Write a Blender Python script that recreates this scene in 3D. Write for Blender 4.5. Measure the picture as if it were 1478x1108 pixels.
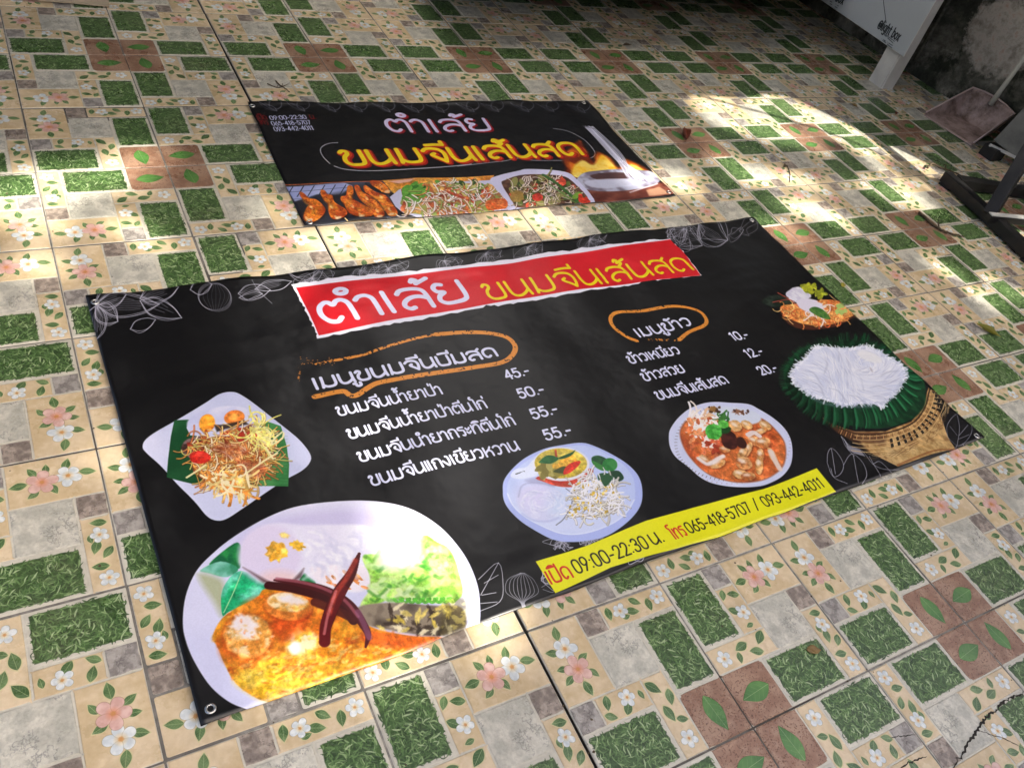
import bpy, bmesh, math, random
import numpy as np
from mathutils import Vector, Matrix, noise as mnoise
CAM_F = 1211.5
CAM_C = np.array([-0.04457271, -2.63863281, 1.32122815])
CAM_R = np.array([[0.8662340114520369, -0.4412053474903713, 0.23447063515419792], [-0.16993272274041166, -0.7014648872973819, -0.6921487424180602], [0.4698526440765687, 0.5597185482318524, -0.6826079692030302]])
scene = bpy.context.scene
for o in list(bpy.data.objects): bpy.data.objects.remove(o)
COL = scene.collection
random.seed(5)
# ---- camera
cam = bpy.data.cameras.new('camera'); camo = bpy.data.objects.new('camera', cam); COL.objects.link(camo); scene.camera = camo
cam.sensor_fit = 'HORIZONTAL'; cam.sensor_width = 36; cam.lens = 36*CAM_F/1478; cam.clip_start = .02; cam.clip_end = 400
Rm = Matrix([[CAM_R[0][0], -CAM_R[1][0], -CAM_R[2][0]], [CAM_R[0][1], -CAM_R[1][1], -CAM_R[2][1]], [CAM_R[0][2], -CAM_R[1][2], -CAM_R[2][2]]])
camo.matrix_world = Matrix.Translation(Vector(CAM_C)) @ Rm.to_4x4()
# ---- daylight: low-cloud blue sky and one sun through the tree
SUN_AZ, SUN_EL = math.radians(-60), math.radians(50)       # azimuth from +x towards +y
SUN = Vector((math.cos(SUN_EL)*math.cos(SUN_AZ), math.cos(SUN_EL)*math.sin(SUN_AZ), math.sin(SUN_EL)))
world = bpy.data.worlds.new('World'); scene.world = world; world.use_nodes = True
wn = world.node_tree.nodes; wl = world.node_tree.links
sky = wn.new('ShaderNodeTexSky'); sky.sky_type = 'NISHITA'; sky.sun_disc = False
sky.sun_elevation = SUN_EL; sky.sun_rotation = math.pi/2-SUN_AZ; sky.air_density = .75; sky.dust_density = 7.0; sky.ozone_density = .3
wl.new(sky.outputs[0], wn['Background'].inputs[0]); wn['Background'].inputs[1].default_value = .15
sun = bpy.data.lights.new('sun', 'SUN'); sun.energy = 4.4; sun.angle = math.radians(.6); sun.color = (1, .93, .82)
suno = bpy.data.objects.new('sun', sun); COL.objects.link(suno); suno.rotation_euler = (-SUN).to_track_quat('-Z', 'Y').to_euler(); suno.location = SUN*30
scene.view_settings.view_transform = 'Standard'; scene.view_settings.look = 'None'; scene.view_settings.gamma = 1; scene.view_settings.use_curve_mapping = False
scene.view_settings.exposure = 1.2
scene.cycles.use_denoising = True; scene.cycles.max_bounces = 8
# ------------------------------------------------------------------ print painting (numpy, nothing is loaded)
HINV = None
def ground_pt(u, v):
    """A point of the photographed floor plane (metres) under photo pixel u, v of the calibrated camera."""
    d = CAM_R.T @ np.array([(u-739)/CAM_F, (v-554)/CAM_F, 1.0])
    s = -CAM_C[2]/d[2]
    return (CAM_C + s*d)[:2]

def homog(src, dst):
    A = []
    for (x, y), (u, v) in zip(src, dst):
        A.append([x,y,1,0,0,0,-u*x,-u*y,-u]); A.append([0,0,0,x,y,1,-v*x,-v*y,-v])
    return np.linalg.svd(np.array(A, float))[2][-1].reshape(3,3)
def happly(H, p):
    p = np.atleast_2d(np.asarray(p, float)); q = np.c_[p, np.ones(len(p))] @ H.T
    return q[:, :2]/q[:, 2:3]

def vnoise(h, w, cell, rng, octaves=3, gain=.5):
    out = np.zeros((h, w), np.float32); amp = 1; tot = 0
    for o in range(octaves):
        c = max(cell/(2**o), 1.5)
        gh, gw = int(h/c)+3, int(w/c)+3
        g = rng.random((gh, gw)).astype(np.float32)
        y = np.arange(h)/c; x = np.arange(w)/c
        yi = y.astype(int); xi = x.astype(int)
        fy = (y-yi).astype(np.float32); fx = (x-xi).astype(np.float32)
        fy = fy*fy*(3-2*fy); fx = fx*fx*(3-2*fx)
        a = g[yi][:, xi]; b = g[yi][:, xi+1]; c_ = g[yi+1][:, xi]; d = g[yi+1][:, xi+1]
        out += amp*((a*(1-fx)+b*fx)*(1-fy)[:, None] + (c_*(1-fx)+d*fx)*fy[:, None])
        tot += amp; amp *= gain
    return out/tot

def smooth(pts, n=8, closed=False):
    p = np.asarray(pts, float)
    if len(p) < 3: return p
    if closed: q = np.vstack([p[-1], p, p[0], p[1]])
    else: q = np.vstack([2*p[0]-p[1], p, 2*p[-1]-p[-2]])
    t = np.linspace(0, 1, n, endpoint=False)[:, None]; out = []
    for i in range(1, len(q)-2):
        a, b, c, d = q[i-1], q[i], q[i+1], q[i+2]
        out.append(.5*((2*b)+(c-a)*t+(2*a-5*b+4*c-d)*t*t+(3*b-a-3*c+d)*t**3))
    out = np.vstack(out)
    return out if closed else np.vstack([out, p[-1:]])

def C3(c):
    return np.array(c, np.float32)/255.0

class Canvas:
    def __init__(s, w, h, base, H=None, seed=1):
        s.w, s.h, s.H = w, h, H
        s.a = np.empty((h, w, 3), np.float32); s.a[:] = C3(base)
        s.z = np.full((h, w), .5, np.float32)           # relief, used by the tile only
        s.rng = np.random.default_rng(seed); s.f = (0, 0, 1); s.tex = H is None
    def frame(s, x0, y0, k): s.f = (x0, y0, k)
    def T(s, pts):
        p = np.atleast_2d(np.asarray(pts, float))
        if s.tex: return p
        x0, y0, k = s.f
        return happly(s.H, p*k + [x0, y0])
    def box(s, p, pad):
        x0 = int(max(0, np.floor(p[:, 0].min()-pad))); x1 = int(min(s.w, np.ceil(p[:, 0].max()+pad)+1))
        y0 = int(max(0, np.floor(p[:, 1].min()-pad))); y1 = int(min(s.h, np.ceil(p[:, 1].max()+pad)+1))
        return x0, x1, y0, y1
    def put(s, b, m, col, alpha=1.0, col2=None, nscale=20, contrast=1.6, hz=None, shade=None):
        x0, x1, y0, y1 = b
        m = m*alpha
        c = C3(col)
        if col2 is not None:
            n = vnoise(y1-y0, x1-x0, nscale, s.rng)
            n = np.clip((n-.5)*contrast*2+.5, 0, 1)[..., None]
            c = c*(1-n)+C3(col2)*n
        if shade is not None: c = c*shade[..., None]
        r = s.a[y0:y1, x0:x1]
        r += (c-r)*m[..., None]
        if hz is not None:
            z = s.z[y0:y1, x0:x1]; z += (hz-z)*m
    def pmask(s, p, feather):
        b = s.box(p, feather+1); x0, x1, y0, y1 = b
        if x1 <= x0 or y1 <= y0: return b, None
        X = np.arange(x0, x1, dtype=np.float32)[None, :]+.5; Y = np.arange(y0, y1, dtype=np.float32)[:, None]+.5
        inside = np.zeros((y1-y0, x1-x0), bool); d2 = np.full((y1-y0, x1-x0), 1e9, np.float32)
        q = np.roll(p, -1, 0)
        for (ax, ay), (bx, by) in zip(p, q):
            if ay != by:
                c = ((ay > Y) != (by > Y)) & (X < (bx-ax)*(Y-ay)/(by-ay)+ax)
                inside ^= c
            dx, dy = bx-ax, by-ay; L = dx*dx+dy*dy
            if L < 1e-9: continue
            t = np.clip(((X-ax)*dx+(Y-ay)*dy)/L, 0, 1)
            np.minimum(d2, (X-ax-t*dx)**2+(Y-ay-t*dy)**2, out=d2)
        d = np.sqrt(d2); d = np.where(inside, d, -d)
        return b, np.clip(d/feather+.5, 0, 1).astype(np.float32)
    def poly(s, pts, col, alpha=1.0, feather=1.2, sm=0, raw=False, **k):
        p = np.asarray(pts, float) if raw else s.T(smooth(pts, sm, True) if sm else pts)
        if raw and sm: p = smooth(p, sm, True)
        b, m = s.pmask(p, feather)
        if m is None: return
        s.put(b, m, col, alpha, **k)
        return b, m
    def ell(s, c, rx, ry, ang, col, alpha=1.0, feather=1.2, n=28, wob=0, **k):
        t = np.linspace(0, 2*math.pi, n, endpoint=False); a = math.radians(ang)
        r = 1+wob*(s.rng.random(n)-.5)
        x, y = np.cos(t)*rx*r, np.sin(t)*ry*r
        return s.poly(np.c_[c[0]+x*math.cos(a)-y*math.sin(a), c[1]+x*math.sin(a)+y*math.cos(a)], col, alpha, feather, **k)
    def line(s, pts, w, col, alpha=1.0, sm=6, feather=1.2, raw=False, taper=False, rough=0, **k):
        """w: full width in texture pixels."""
        p = smooth(pts, sm) if sm and len(pts) > 2 else np.asarray(pts, float)
        if not raw: p = s.T(p)
        b = s.box(p, w/2+feather+1); x0, x1, y0, y1 = b
        if x1 <= x0 or y1 <= y0: return
        X = np.arange(x0, x1, dtype=np.float32)[None, :]+.5; Y = np.arange(y0, y1, dtype=np.float32)[:, None]+.5
        m = np.zeros((y1-y0, x1-x0), np.float32); n = len(p)-1
        for i in range(n):
            ax, ay = p[i]; bx, by = p[i+1]; dx, dy = bx-ax, by-ay; L = dx*dx+dy*dy+1e-9
            t0 = (i+.5)/n; ww = w*(1-abs(2*t0-1)**2*.8) if taper else w
            pd = ww/2+feather+1
            i0 = int(max(x0, min(ax, bx)-pd)); i1 = int(min(x1, max(ax, bx)+pd+1)); j0 = int(max(y0, min(ay, by)-pd)); j1 = int(min(y1, max(ay, by)+pd+1))
            if i1 <= i0 or j1 <= j0: continue
            xs = X[:, i0-x0:i1-x0]; ys = Y[j0-y0:j1-y0]
            t = np.clip(((xs-ax)*dx+(ys-ay)*dy)/L, 0, 1)
            d = np.sqrt((xs-ax-t*dx)**2+(ys-ay-t*dy)**2)
            mm = m[j0-y0:j1-y0, i0-x0:i1-x0]
            np.maximum(mm, np.clip((ww/2-d)/feather+.5, 0, 1), out=mm)
        if rough:
            nz = vnoise(y1-y0, x1-x0, 7, s.rng, 2)
            m = m*np.clip((nz-rough)*9, 0, 1)
        s.put(b, m, col, alpha, **k)
    def blobs(s, region, n, cols, r, ang=None, alpha=1.0, asp=(1, 2), feather=1.5, **k):
        """scatter ellipses inside a polygon (frame coords); r in frame units"""
        R = np.asarray(region, float); lo, hi = R.min(0), R.max(0); c = 0
        for _ in range(n*6):
            if c >= n: break
            q = lo+s.rng.random(2)*(hi-lo)
            if not inpoly(q, R): continue
            c += 1; rr = r[0]+s.rng.random()*(r[1]-r[0]); ap = asp[0]+s.rng.random()*(asp[1]-asp[0])
            s.ell(q, rr*ap, rr, s.rng.random()*180 if ang is None else ang+s.rng.normal()*15, cols[s.rng.integers(len(cols))], alpha, feather, n=10, wob=.3, **k)
    def noodles(s, region, n, cols, length, w, ang=None, spread=60, curl=.5, alpha=.95, shadow=None, **k):
        R = np.asarray(region, float); lo, hi = R.min(0), R.max(0); c = 0
        for _ in range(n*6):
            if c >= n: break
            q = lo+s.rng.random(2)*(hi-lo)
            if not inpoly(q, R): continue
            c += 1
            a = math.radians((s.rng.random()*360) if ang is None else ang+s.rng.normal()*spread)
            L = length*(.5+s.rng.random()); da = s.rng.normal()*curl; pts = [q]
            for i in range(5):
                a += da; pts.append(pts[-1]+np.array([math.cos(a), math.sin(a)])*L/5)
            ww = w*(.7+.6*s.rng.random())
            if shadow is not None: s.line(np.array(pts)+[1.5, 3], ww*1.5, shadow, .5, 3, 2.5)
            s.line(pts, ww, cols[s.rng.integers(len(cols))], alpha, 3, **k)
def inpoly(q, R):
    x, y = q; c = False; j = len(R)-1
    for i in range(len(R)):
        if (R[i][1] > y) != (R[j][1] > y) and x < (R[j][0]-R[i][0])*(y-R[i][1])/(R[j][1]-R[i][1])+R[i][0]: c = not c
        j = i
    return c

# ------------------------------------------------------------------ a monoline lettering of our own (x right, y up, body height 1)
G = {
'ต': (.95, [[(.50,.16),(.36,.02),(.16,.10),(.04,.42),(.08,.78),(.24,.97),(.36,.96),(.46,.82),(.58,.96),(.74,.97),(.86,.78),(.88,.4),(.88,0)]]),
'ำ': (.62, [[(.0,.84),(.12,.97),(.32,.98),(.46,.80),(.48,.45),(.48,0)]]),
'า': (.62, [[(.0,.84),(.12,.97),(.32,.98),(.46,.80),(.48,.45),(.48,0)]]),
'เ': (.26, [[(.06,1),(.06,.5),(.08,0)]]),
'แ': (.52, [[(.06,1),(.06,.5),(.08,0)],[(.34,1),(.34,.5),(.36,0)]]),
'ล': (.98, [[(.04,.80),(.18,.96),(.46,1.0),(.74,.92),(.86,.70),(.88,0)],[(.88,.42),(.66,.56),(.40,.56),(.16,.40),(.08,.18),(.20,.02),(.34,.06)]]),
'ส': (.98, [[(.04,.80),(.18,.96),(.46,1.0),(.74,.92),(.86,.70),(.88,0)],[(.88,.42),(.66,.56),(.40,.56),(.16,.40),(.08,.18),(.20,.02),(.34,.06)],[(.72,.92),(.96,1.16)]]),
'ย': (.98, [[(.34,.96),(.18,1.0),(.06,.84),(.12,.64),(.30,.56),(.12,.42),(.06,.20),(.20,.02),(.48,-.01),(.76,.04),(.87,.24),(.88,1)]]),
'ข': (.84, [[(.02,.88),(.12,1.0),(.26,.94),(.26,.76),(.12,.56),(.08,.26),(.20,.04),(.42,-.01),(.66,.04),(.76,.24),(.76,1)]]),
'น': (.96, [[(.06,1),(.06,.34),(.16,.06),(.38,.0),(.64,.14),(.82,.34)],[(.84,1),(.84,.4),(.88,0)]]),
'ม': (.96, [[(.12,1),(.10,.4),(.06,.0)],[(.10,.22),(.30,.03),(.56,.0),(.78,.08),(.86,.34),(.86,1)]]),
'จ': (.90, [[(.02,.82),(.18,.97),(.44,1.0),(.70,.90),(.82,.64),(.80,.3),(.72,.0)],[(.72,.0),(.50,.26),(.30,.50),(.42,.62)]]),
'ด': (.95, [[(.46,.14),(.30,.02),(.12,.14),(.04,.46),(.10,.80),(.34,.98),(.62,.98),(.82,.82),(.88,.5),(.88,0)]]),
'บ': (.92, [[(.06,1),(.06,.26),(.18,.03),(.44,.0),(.70,.03),(.82,.26),(.82,1)]]),
'ป': (.92, [[(.06,1),(.06,.26),(.18,.03),(.44,.0),(.70,.03),(.82,.26),(.82,1.42)]]),
'ไ': (.46, [[(.36,0),(.36,1.1),(.28,1.3),(.12,1.34),(.04,1.48),(.12,1.62),(.2,1.6)]]),
'โ': (.5, [[(.32,0),(.32,1.0),(.16,1.18),(.10,1.36),(.2,1.48),(.52,1.5)]]),
'ก': (.88, [[(.10,0),(.10,.46),(.20,.60),(.03,.72),(.18,.94),(.42,1.0),(.66,.94),(.78,.72),(.80,0)]]),
'ร': (.70, [[(.62,1.0),(.30,1.0),(.08,.92),(.08,.74),(.30,.68),(.54,.62),(.60,.44),(.58,.14),(.46,.0),(.32,.06)]]),
'ะ': (.5, [[(.04,.80),(.12,.62),(.26,.62),(.42,.80)],[(.04,.36),(.12,.18),(.26,.18),(.42,.36)]]),
'ท': (.92, [[(.08,1),(.08,0)],[(.08,.5),(.30,.86),(.54,1.0),(.74,.92),(.82,.68),(.82,0)]]),
'ห': (.92, [[(.08,1),(.08,0)],[(.08,.34),(.34,.56),(.60,.74),(.80,1.0)],[(.50,.66),(.74,.54),(.82,.3),(.82,0)]]),
'ง': (.72, [[(.42,1.0),(.56,.92),(.60,.6),(.56,.2),(.44,.0),(.30,.14),(.02,.56)]]),
'ว': (.80, [[(.04,.86),(.22,.98),(.46,.98),(.66,.82),(.70,.5),(.62,.16),(.42,.0),(.26,.06)]]),
'0': (.86, [[(.40,1.22),(.64,1.14),(.76,.9),(.76,.34),(.64,.08),(.40,0),(.16,.08),(.04,.34),(.04,.9),(.16,1.14),(.40,1.22)]]),
'1': (.52, [[(.06,1.0),(.30,1.2)],[(.30,1.2),(.30,0)]]),
'2': (.80, [[(.06,.9),(.14,1.12),(.38,1.22),(.62,1.12),(.68,.86),(.54,.56),(.06,.02)],[(.06,.02),(.72,.02)]]),
'3': (.80, [[(.08,1.04),(.22,1.2),(.46,1.2),(.62,1.04),(.60,.78),(.34,.66)],[(.34,.66),(.64,.56),(.70,.28),(.58,.06),(.34,0),(.12,.06),(.04,.24)]]),
'4': (.84, [[(.56,0),(.56,1.22)],[(.56,1.22),(.04,.36)],[(.04,.36),(.76,.36)]]),
'5': (.80, [[(.64,1.2),(.18,1.2)],[(.18,1.2),(.10,.68)],[(.10,.68),(.30,.78),(.56,.72),(.70,.46),(.62,.14),(.36,0),(.14,.06),(.04,.2)]]),
'6': (.82, [[(.54,1.22),(.22,.72),(.06,.42),(.14,.1),(.38,0),(.62,.08),(.72,.36),(.62,.64),(.38,.72),(.14,.6)]]),
'7': (.74, [[(.04,1.2),(.68,1.2)],[(.68,1.2),(.24,0)]]),
'8': (.82, [[(.38,.68),(.16,.80),(.14,1.04),(.38,1.22),(.62,1.04),(.60,.80),(.38,.68),(.10,.54),(.06,.2),(.38,0),(.70,.2),(.66,.54),(.38,.68)]]),
'9': (.82, [[(.22,0),(.54,.5),(.70,.80),(.62,1.12),(.38,1.22),(.14,1.14),(.04,.86),(.14,.58),(.38,.50),(.62,.62)]]),
'.': (.26, [[(.10,.04),(.12,.04)]]), ':': (.30, [[(.12,.1),(.13,.1)],[(.12,.78),(.13,.78)]]),
'-': (.56, [[(.06,.5),(.44,.5)]]), '/': (.8, [[(.16,-.05),(.56,1.3)]]), ' ': (.42, []),
'@': (1.0, [[(.80,.10),(.5,-.04),(.18,.1),(.02,.5),(.2,.98),(.55,1.12),(.90,.92),(.98,.5),(.86,.26),(.72,.34),(.70,.75)],[(.70,.6),(.52,.78),(.32,.62),(.34,.38),(.52,.3),(.70,.45)]]),
'l': (.26, [[(.1,1.35),(.1,0)]]), 'i': (.26, [[(.1,.9),(.1,0)],[(.1,1.25),(.11,1.25)]]),
'g': (.76, [[(.62,.9),(.3,.92),(.08,.7),(.08,.3),(.3,.08),(.6,.2)],[(.62,.9),(.62,-.2),(.45,-.4),(.1,-.32)]]),
'h': (.74, [[(.1,1.35),(.1,0)],[(.1,.6),(.3,.9),(.52,.86),(.6,.6),(.6,0)]]),
't': (.5, [[(.22,1.2),(.22,.15),(.4,0)],[(.02,.88),(.42,.88)]]),
'b': (.76, [[(.1,1.35),(.1,0)],[(.1,.2),(.35,0),(.6,.15),(.66,.5),(.55,.82),(.3,.9),(.1,.7)]]),
'o': (.78, [[(.38,.92),(.66,.75),(.68,.3),(.38,0),(.08,.3),(.08,.7),(.38,.92)]]),
'x': (.7, [[(.06,.9),(.6,0)],[(.6,.9),(.06,0)]]),
}
MARK = {
'ี': [[(-.76,1.26),(-.4,1.30),(-.06,1.27)],[(-.06,1.27),(-.06,1.52)]],
'ิ': [[(-.74,1.24),(-.5,1.38),(-.2,1.36),(-.06,1.26)],[(-.74,1.24),(-.06,1.26)]],
'่': [[(-.14,1.24),(-.14,1.46)]],
'้': [[(-.46,1.34),(-.38,1.46),(-.28,1.38),(-.34,1.22)],[(-.34,1.22),(.04,1.42)]],
'ู': [[(-.36,-.22),(-.24,-.24),(-.22,-.44),(-.10,-.50),(.04,-.42),(.04,-.18)]],
}
def lettering(txt):
    """strokes and total advance of a line of Thai or Latin text"""
    x = 0; out = []; above = 0
    for i, ch in enumerate(txt):
        if ch in MARK:
            lift = 0
            if ch in '่้':
                prev = txt[i-1]; lift = .34 if (prev in 'ีิ' or (i+1 < len(txt) and txt[i+1] == 'ำ')) else 0
                if prev == 'ป': lift = .04
            dx = -.34 if txt[i-1] == 'ป' else 0
            for st in MARK[ch]: out.append([(px+x+dx, py+lift) for px, py in st])
            continue
        if ch == 'ำ':
            t = np.linspace(0, 2*math.pi, 9)
            out.append([(x-.24+.15*math.cos(a), 1.38+.13*math.sin(a)) for a in t])
        adv, st = G[ch]
        for q in st: out.append([(px+x, py) for px, py in q])
        x += adv+.14
    return out, x-.14
def write(cv, txt, p0, p1, hgt, w, col, rough=0, off=(0, 0), grow=0):
    """p0, p1: baseline start and end (frame coords), hgt: body height in texture px, w: pen in texture px"""
    a, b = cv.T([p0, p1]); st, L = lettering(txt)
    ux = (b-a)/L; n = np.array([ux[1], -ux[0]]); n = n/np.linalg.norm(n)*hgt
    for q in st:
        pts = [a+ux*x+n*y+np.array(off) for x, y in q]
        cv.line(pts, w+grow, col, 1, 6 if len(q) > 2 else 0, 1.2, raw=True, rough=rough)
U = 1024/6
def leaf_at(cv, x, y, L, ang, dark=(72,104,60), light=(118,146,94), rim=(214,204,150), wide=.27):
    a = math.radians(ang); t = np.linspace(0, 1, 13)
    prof = np.sin(np.pi*t**.85)*wide*L
    px = (t-.5)*L
    top = np.c_[px, prof]; bot = np.c_[px[::-1], -prof[::-1]]
    P = np.vstack([top, bot[1:-1]]); R = np.array([[math.cos(a), math.sin(a)], [-math.sin(a), math.cos(a)]])
    if rim is not None: cv.poly((P*1.2)@R+[x, y], rim, .8, 4, raw=True, hz=.66)
    cv.poly(P@R+[x, y], dark, 1, 1.6, raw=True, col2=light, nscale=L*.5, contrast=1.0, hz=.85)
    cv.line(np.array([[-.48*L, 0], [.46*L, 0]])@R+[x, y], 1.8, (190,205,150), .8, 0, raw=True)
    for k in (-.28, -.12, .04, .2):
        for sgn in (-1, 1):
            cv.line(np.array([[k*L, 0], [(k+.17)*L, sgn*wide*L*.72]])@R+[x, y], 1.1, (160,186,122), .55, 0, raw=True)
def flower_at(cv, x, y, r, rot, pal, core, edge):
    for k in range(5):
        a = math.radians(rot+72*k); c = (x+math.cos(a)*r*.56, y+math.sin(a)*r*.56)
        t = np.linspace(0, 2*math.pi, 18, endpoint=False)
        px = np.cos(t)*r*.47*(1+.1*cv.rng.normal()); py = np.sin(t)*r*.36*(1+.22*np.cos(t))
        R = np.array([[math.cos(a), math.sin(a)], [-math.sin(a), math.cos(a)]])
        P = np.c_[px, py]@R+c
        cv.poly((P-c)*1.08+c, edge, .55, 2.5, raw=True, hz=.8)
        cv.poly(P, pal[0], 1, 1.5, raw=True, col2=pal[1], nscale=r*.4, contrast=1.2, hz=.92)
    cv.ell((x, y), r*.34, r*.34, 0, core, .45, r*.3, hz=.85)
    cv.ell((x, y), r*.15, r*.15, 0, (206,140,70), .8, r*.12, hz=.8)
def grass_cell(cv, x0, y0, x1, y1):
    m = 27
    q4 = np.array([(x0+m, y0+m), (x1-m, y0+m), (x1-m, y1-m), (x0+m, y1-m)], float)
    P = np.vstack([q4[k]+(q4[(k+1) % 4]-q4[k])*np.linspace(0, 1, 16, endpoint=False)[:, None] for k in range(4)])
    P = P+cv.rng.normal(size=P.shape)*2.5
    cv.poly(P, (50,72,40), 1, 6, raw=True, col2=(74,100,54), nscale=46, contrast=2, hz=.55)
    n = int((x1-x0)*(y1-y0)/150)
    cols = [(50,74,40),(58,86,44),(70,102,52),(86,120,64),(104,138,78),(128,158,98),(154,180,122),(182,202,152)]
    for i in range(n):
        x = x0+m+cv.rng.random()*(x1-x0-2*m); y = y0+m+cv.rng.random()*(y1-y0-2*m); a = cv.rng.random()*math.pi*2; L = 24+cv.rng.random()*34
        b = a+cv.rng.normal()*.5
        ex = x+math.cos(a)*L*.5+math.cos(b)*L*.5; ey = y+math.sin(a)*L*.5+math.sin(b)*L*.5
        if not (x0+12 < ex < x1-12 and y0+12 < ey < y1-12): continue
        q = (i/n)*.55+cv.rng.random()*.45
        cv.line([(x, y), (x+math.cos(a)*L*.5, y+math.sin(a)*L*.5), (ex, ey)], 5+cv.rng.random()*5, cols[min(int(q*q*9.0), 7)], .85, 3, raw=True, taper=True, hz=.45+.4*cv.rng.random())
def rock_cell(cv, x0, y0, x1, y1, c1, c2, vein, k=1):
    R = 10
    P = smooth([(x0+R, y0), (x1-R, y0), (x1, y0+R), (x1, y1-R), (x1-R, y1), (x0+R, y1), (x0, y1-R), (x0, y0+R)], 3, True)
    P = P+cv.rng.normal(size=P.shape)*1.6
    b, m = cv.poly(P, c1, 1, 2, raw=True, col2=c2, nscale=60*k, contrast=1.9, hz=.6)
    xa, xb, ya, yb = b
    rdg = 1-np.abs(vnoise(yb-ya, xb-xa, 70*k, cv.rng, 5, .6)*2-1)*1.0
    v = np.clip((rdg-.93)*14, 0, 1)*np.clip((vnoise(yb-ya, xb-xa, 90*k, cv.rng, 2)-.42)*5, 0, 1)*m
    cv.a[ya:yb, xa:xb] += (C3(vein)-cv.a[ya:yb, xa:xb])*(v*.6)[..., None]
    g = (vnoise(yb-ya, xb-xa, 14, cv.rng, 4, .7)-.5)*m
    cv.a[ya:yb, xa:xb] += (g*.14)[..., None]
    cv.z[ya:yb, xa:xb] += (g*.5+(vnoise(yb-ya, xb-xa, 50, cv.rng, 4)-.5)*.5)*m-v*.2
def ochre_cell(cv, x0, y0, x1, y1):
    R = 12
    P = smooth([(x0+R, y0), (x1-R, y0), (x1, y0+R), (x1, y1-R), (x1-R, y1), (x0+R, y1), (x0, y1-R), (x0, y0+R)], 3, True)
    b, m = cv.poly(P, (210,186,144), 1, 2.5, raw=True, col2=(225,203,166), nscale=110, contrast=1.5, hz=.62)
    xa, xb, ya, yb = b
    g = (vnoise(yb-ya, xb-xa, 26, cv.rng, 4, .6)-.5)*m
    cv.a[ya:yb, xa:xb] += (g*.09)[..., None]*np.array([.8, 1, 1.2], np.float32)
    cv.z[ya:yb, xa:xb] += (vnoise(yb-ya, xb-xa, 46, cv.rng, 2)-.5)*m*.35
def tile_art():
    cv = Canvas(1024, 1024, (208,203,186), seed=4)
    g = vnoise(1024, 1024, 60, cv.rng, 5, .6)-.5
    cv.a += (g*.10)[..., None]; cv.z += g*.25-.2
    e = 7
    def c(c0, r0, c1, r1, k=e): return c0*U+k, r0*U+k, c1*U-k, r1*U-k
    WH = [(236,240,238),(206,214,216)]; PK = [(232,196,184),(214,168,156)]
    ochre_cell(cv, *c(0, 0, 2, 3))
    for (x, y, a, L) in ((.95,.42,-75,64),(.45,1.05,200,60),(1.45,1.55,-20,56),(1.55,2.2,60,50),(.55,2.15,150,54),(1.05,2.62,85,66),(.5,1.7,185,50)):
        leaf_at(cv, x*U, y*U, L*1.5, a)
    flower_at(cv, .98*U, 1.05*U, 78, 12, WH, (238,190,110), (150,150,130))
    flower_at(cv, 1.05*U, 1.88*U, 86, 48, PK, (226,130,80), (170,120,100))
    rock_cell(cv, *c(2, 0, 3, 1), (134,122,112), (172,158,144), (70,60,54), .6)
    ochre_cell(cv, *c(3, 0, 6, 1))
    for (x, y, a, L) in ((3.28,.42,100,62),(4.25,.62,20,66),(4.55,.3,40,60),(5.05,.6,100,62),(3.9,.75,-10,40)): leaf_at(cv, x*U, y*U, L*1.5, a)
    flower_at(cv, 3.78*U, .45*U, 52, 20, WH, (240,200,120), (140,146,130)); flower_at(cv, 5.55*U, .42*U, 52, 50, WH, (240,200,120), (140,146,130))
    rock_cell(cv, *c(2, 1, 4, 3), (186,184,170), (214,210,194), (120,120,116))
    grass_cell(cv, *c(4, 1, 6, 4, 2))
    rock_cell(cv, *c(0, 3, 1, 4), (140,134,128), (176,170,162), (78,72,70), .6)
    ochre_cell(cv, *c(1, 3, 3, 4))
    for (x, y, a, L) in ((1.4,.32,110,60),(1.3,.78,30,54),(2.05,.72,-50,62),(2.75,.5,80,40)): leaf_at(cv, x*U, (3+y)*U, L*1.55, a)
    flower_at(cv, 2.2*U, 3.40*U, 54, 5, WH, (240,200,120), (140,146,130))
    ochre_cell(cv, *c(3, 3, 4, 6))
    for (x, y, a, L) in ((3.3,.45,50,72),(3.72,.95,110,66),(3.35,1.45,80,70),(3.7,1.78,20,50)): leaf_at(cv, x*U, (3+y)*U, L*1.55, a)
    flower_at(cv, 3.52*U, 5.42*U, 54, 30, WH, (240,200,120), (140,146,130))
    grass_cell(cv, *c(0, 4, 3, 6, 2))
    x0, y0, x1, y1 = c(4, 4, 6, 6); R = 46
    P = smooth([(x0+R, y0), (x1-12, y0), (x1, y0+12), (x1, y1), (x0+12, y1), (x0, y1-12), (x0, y0+R), (x0+R*.3, y0+R*.3)], 4, True)
    b, m = cv.poly(P, (150,112,88), 1, 2.5, raw=True, col2=(174,140,114), nscale=70, contrast=1.6, hz=.6)
    xa, xb, ya, yb = b
    sp = np.clip((vnoise(yb-ya, xb-xa, 6, cv.rng, 2)-.66)*9, 0, 1)*m
    cv.a[ya:yb, xa:xb] += (C3((92,58,46))-cv.a[ya:yb, xa:xb])*(sp*.7)[..., None]
    cv.z[ya:yb, xa:xb] -= sp*.25
    leaf_at(cv, 5.0*U, 5.05*U, 236, 84, (66,116,50), (104,152,74), None, .26)
    cv.z = np.clip(cv.z, 0, 1)
    return np.clip(cv.a, 0, 1), cv.z

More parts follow.
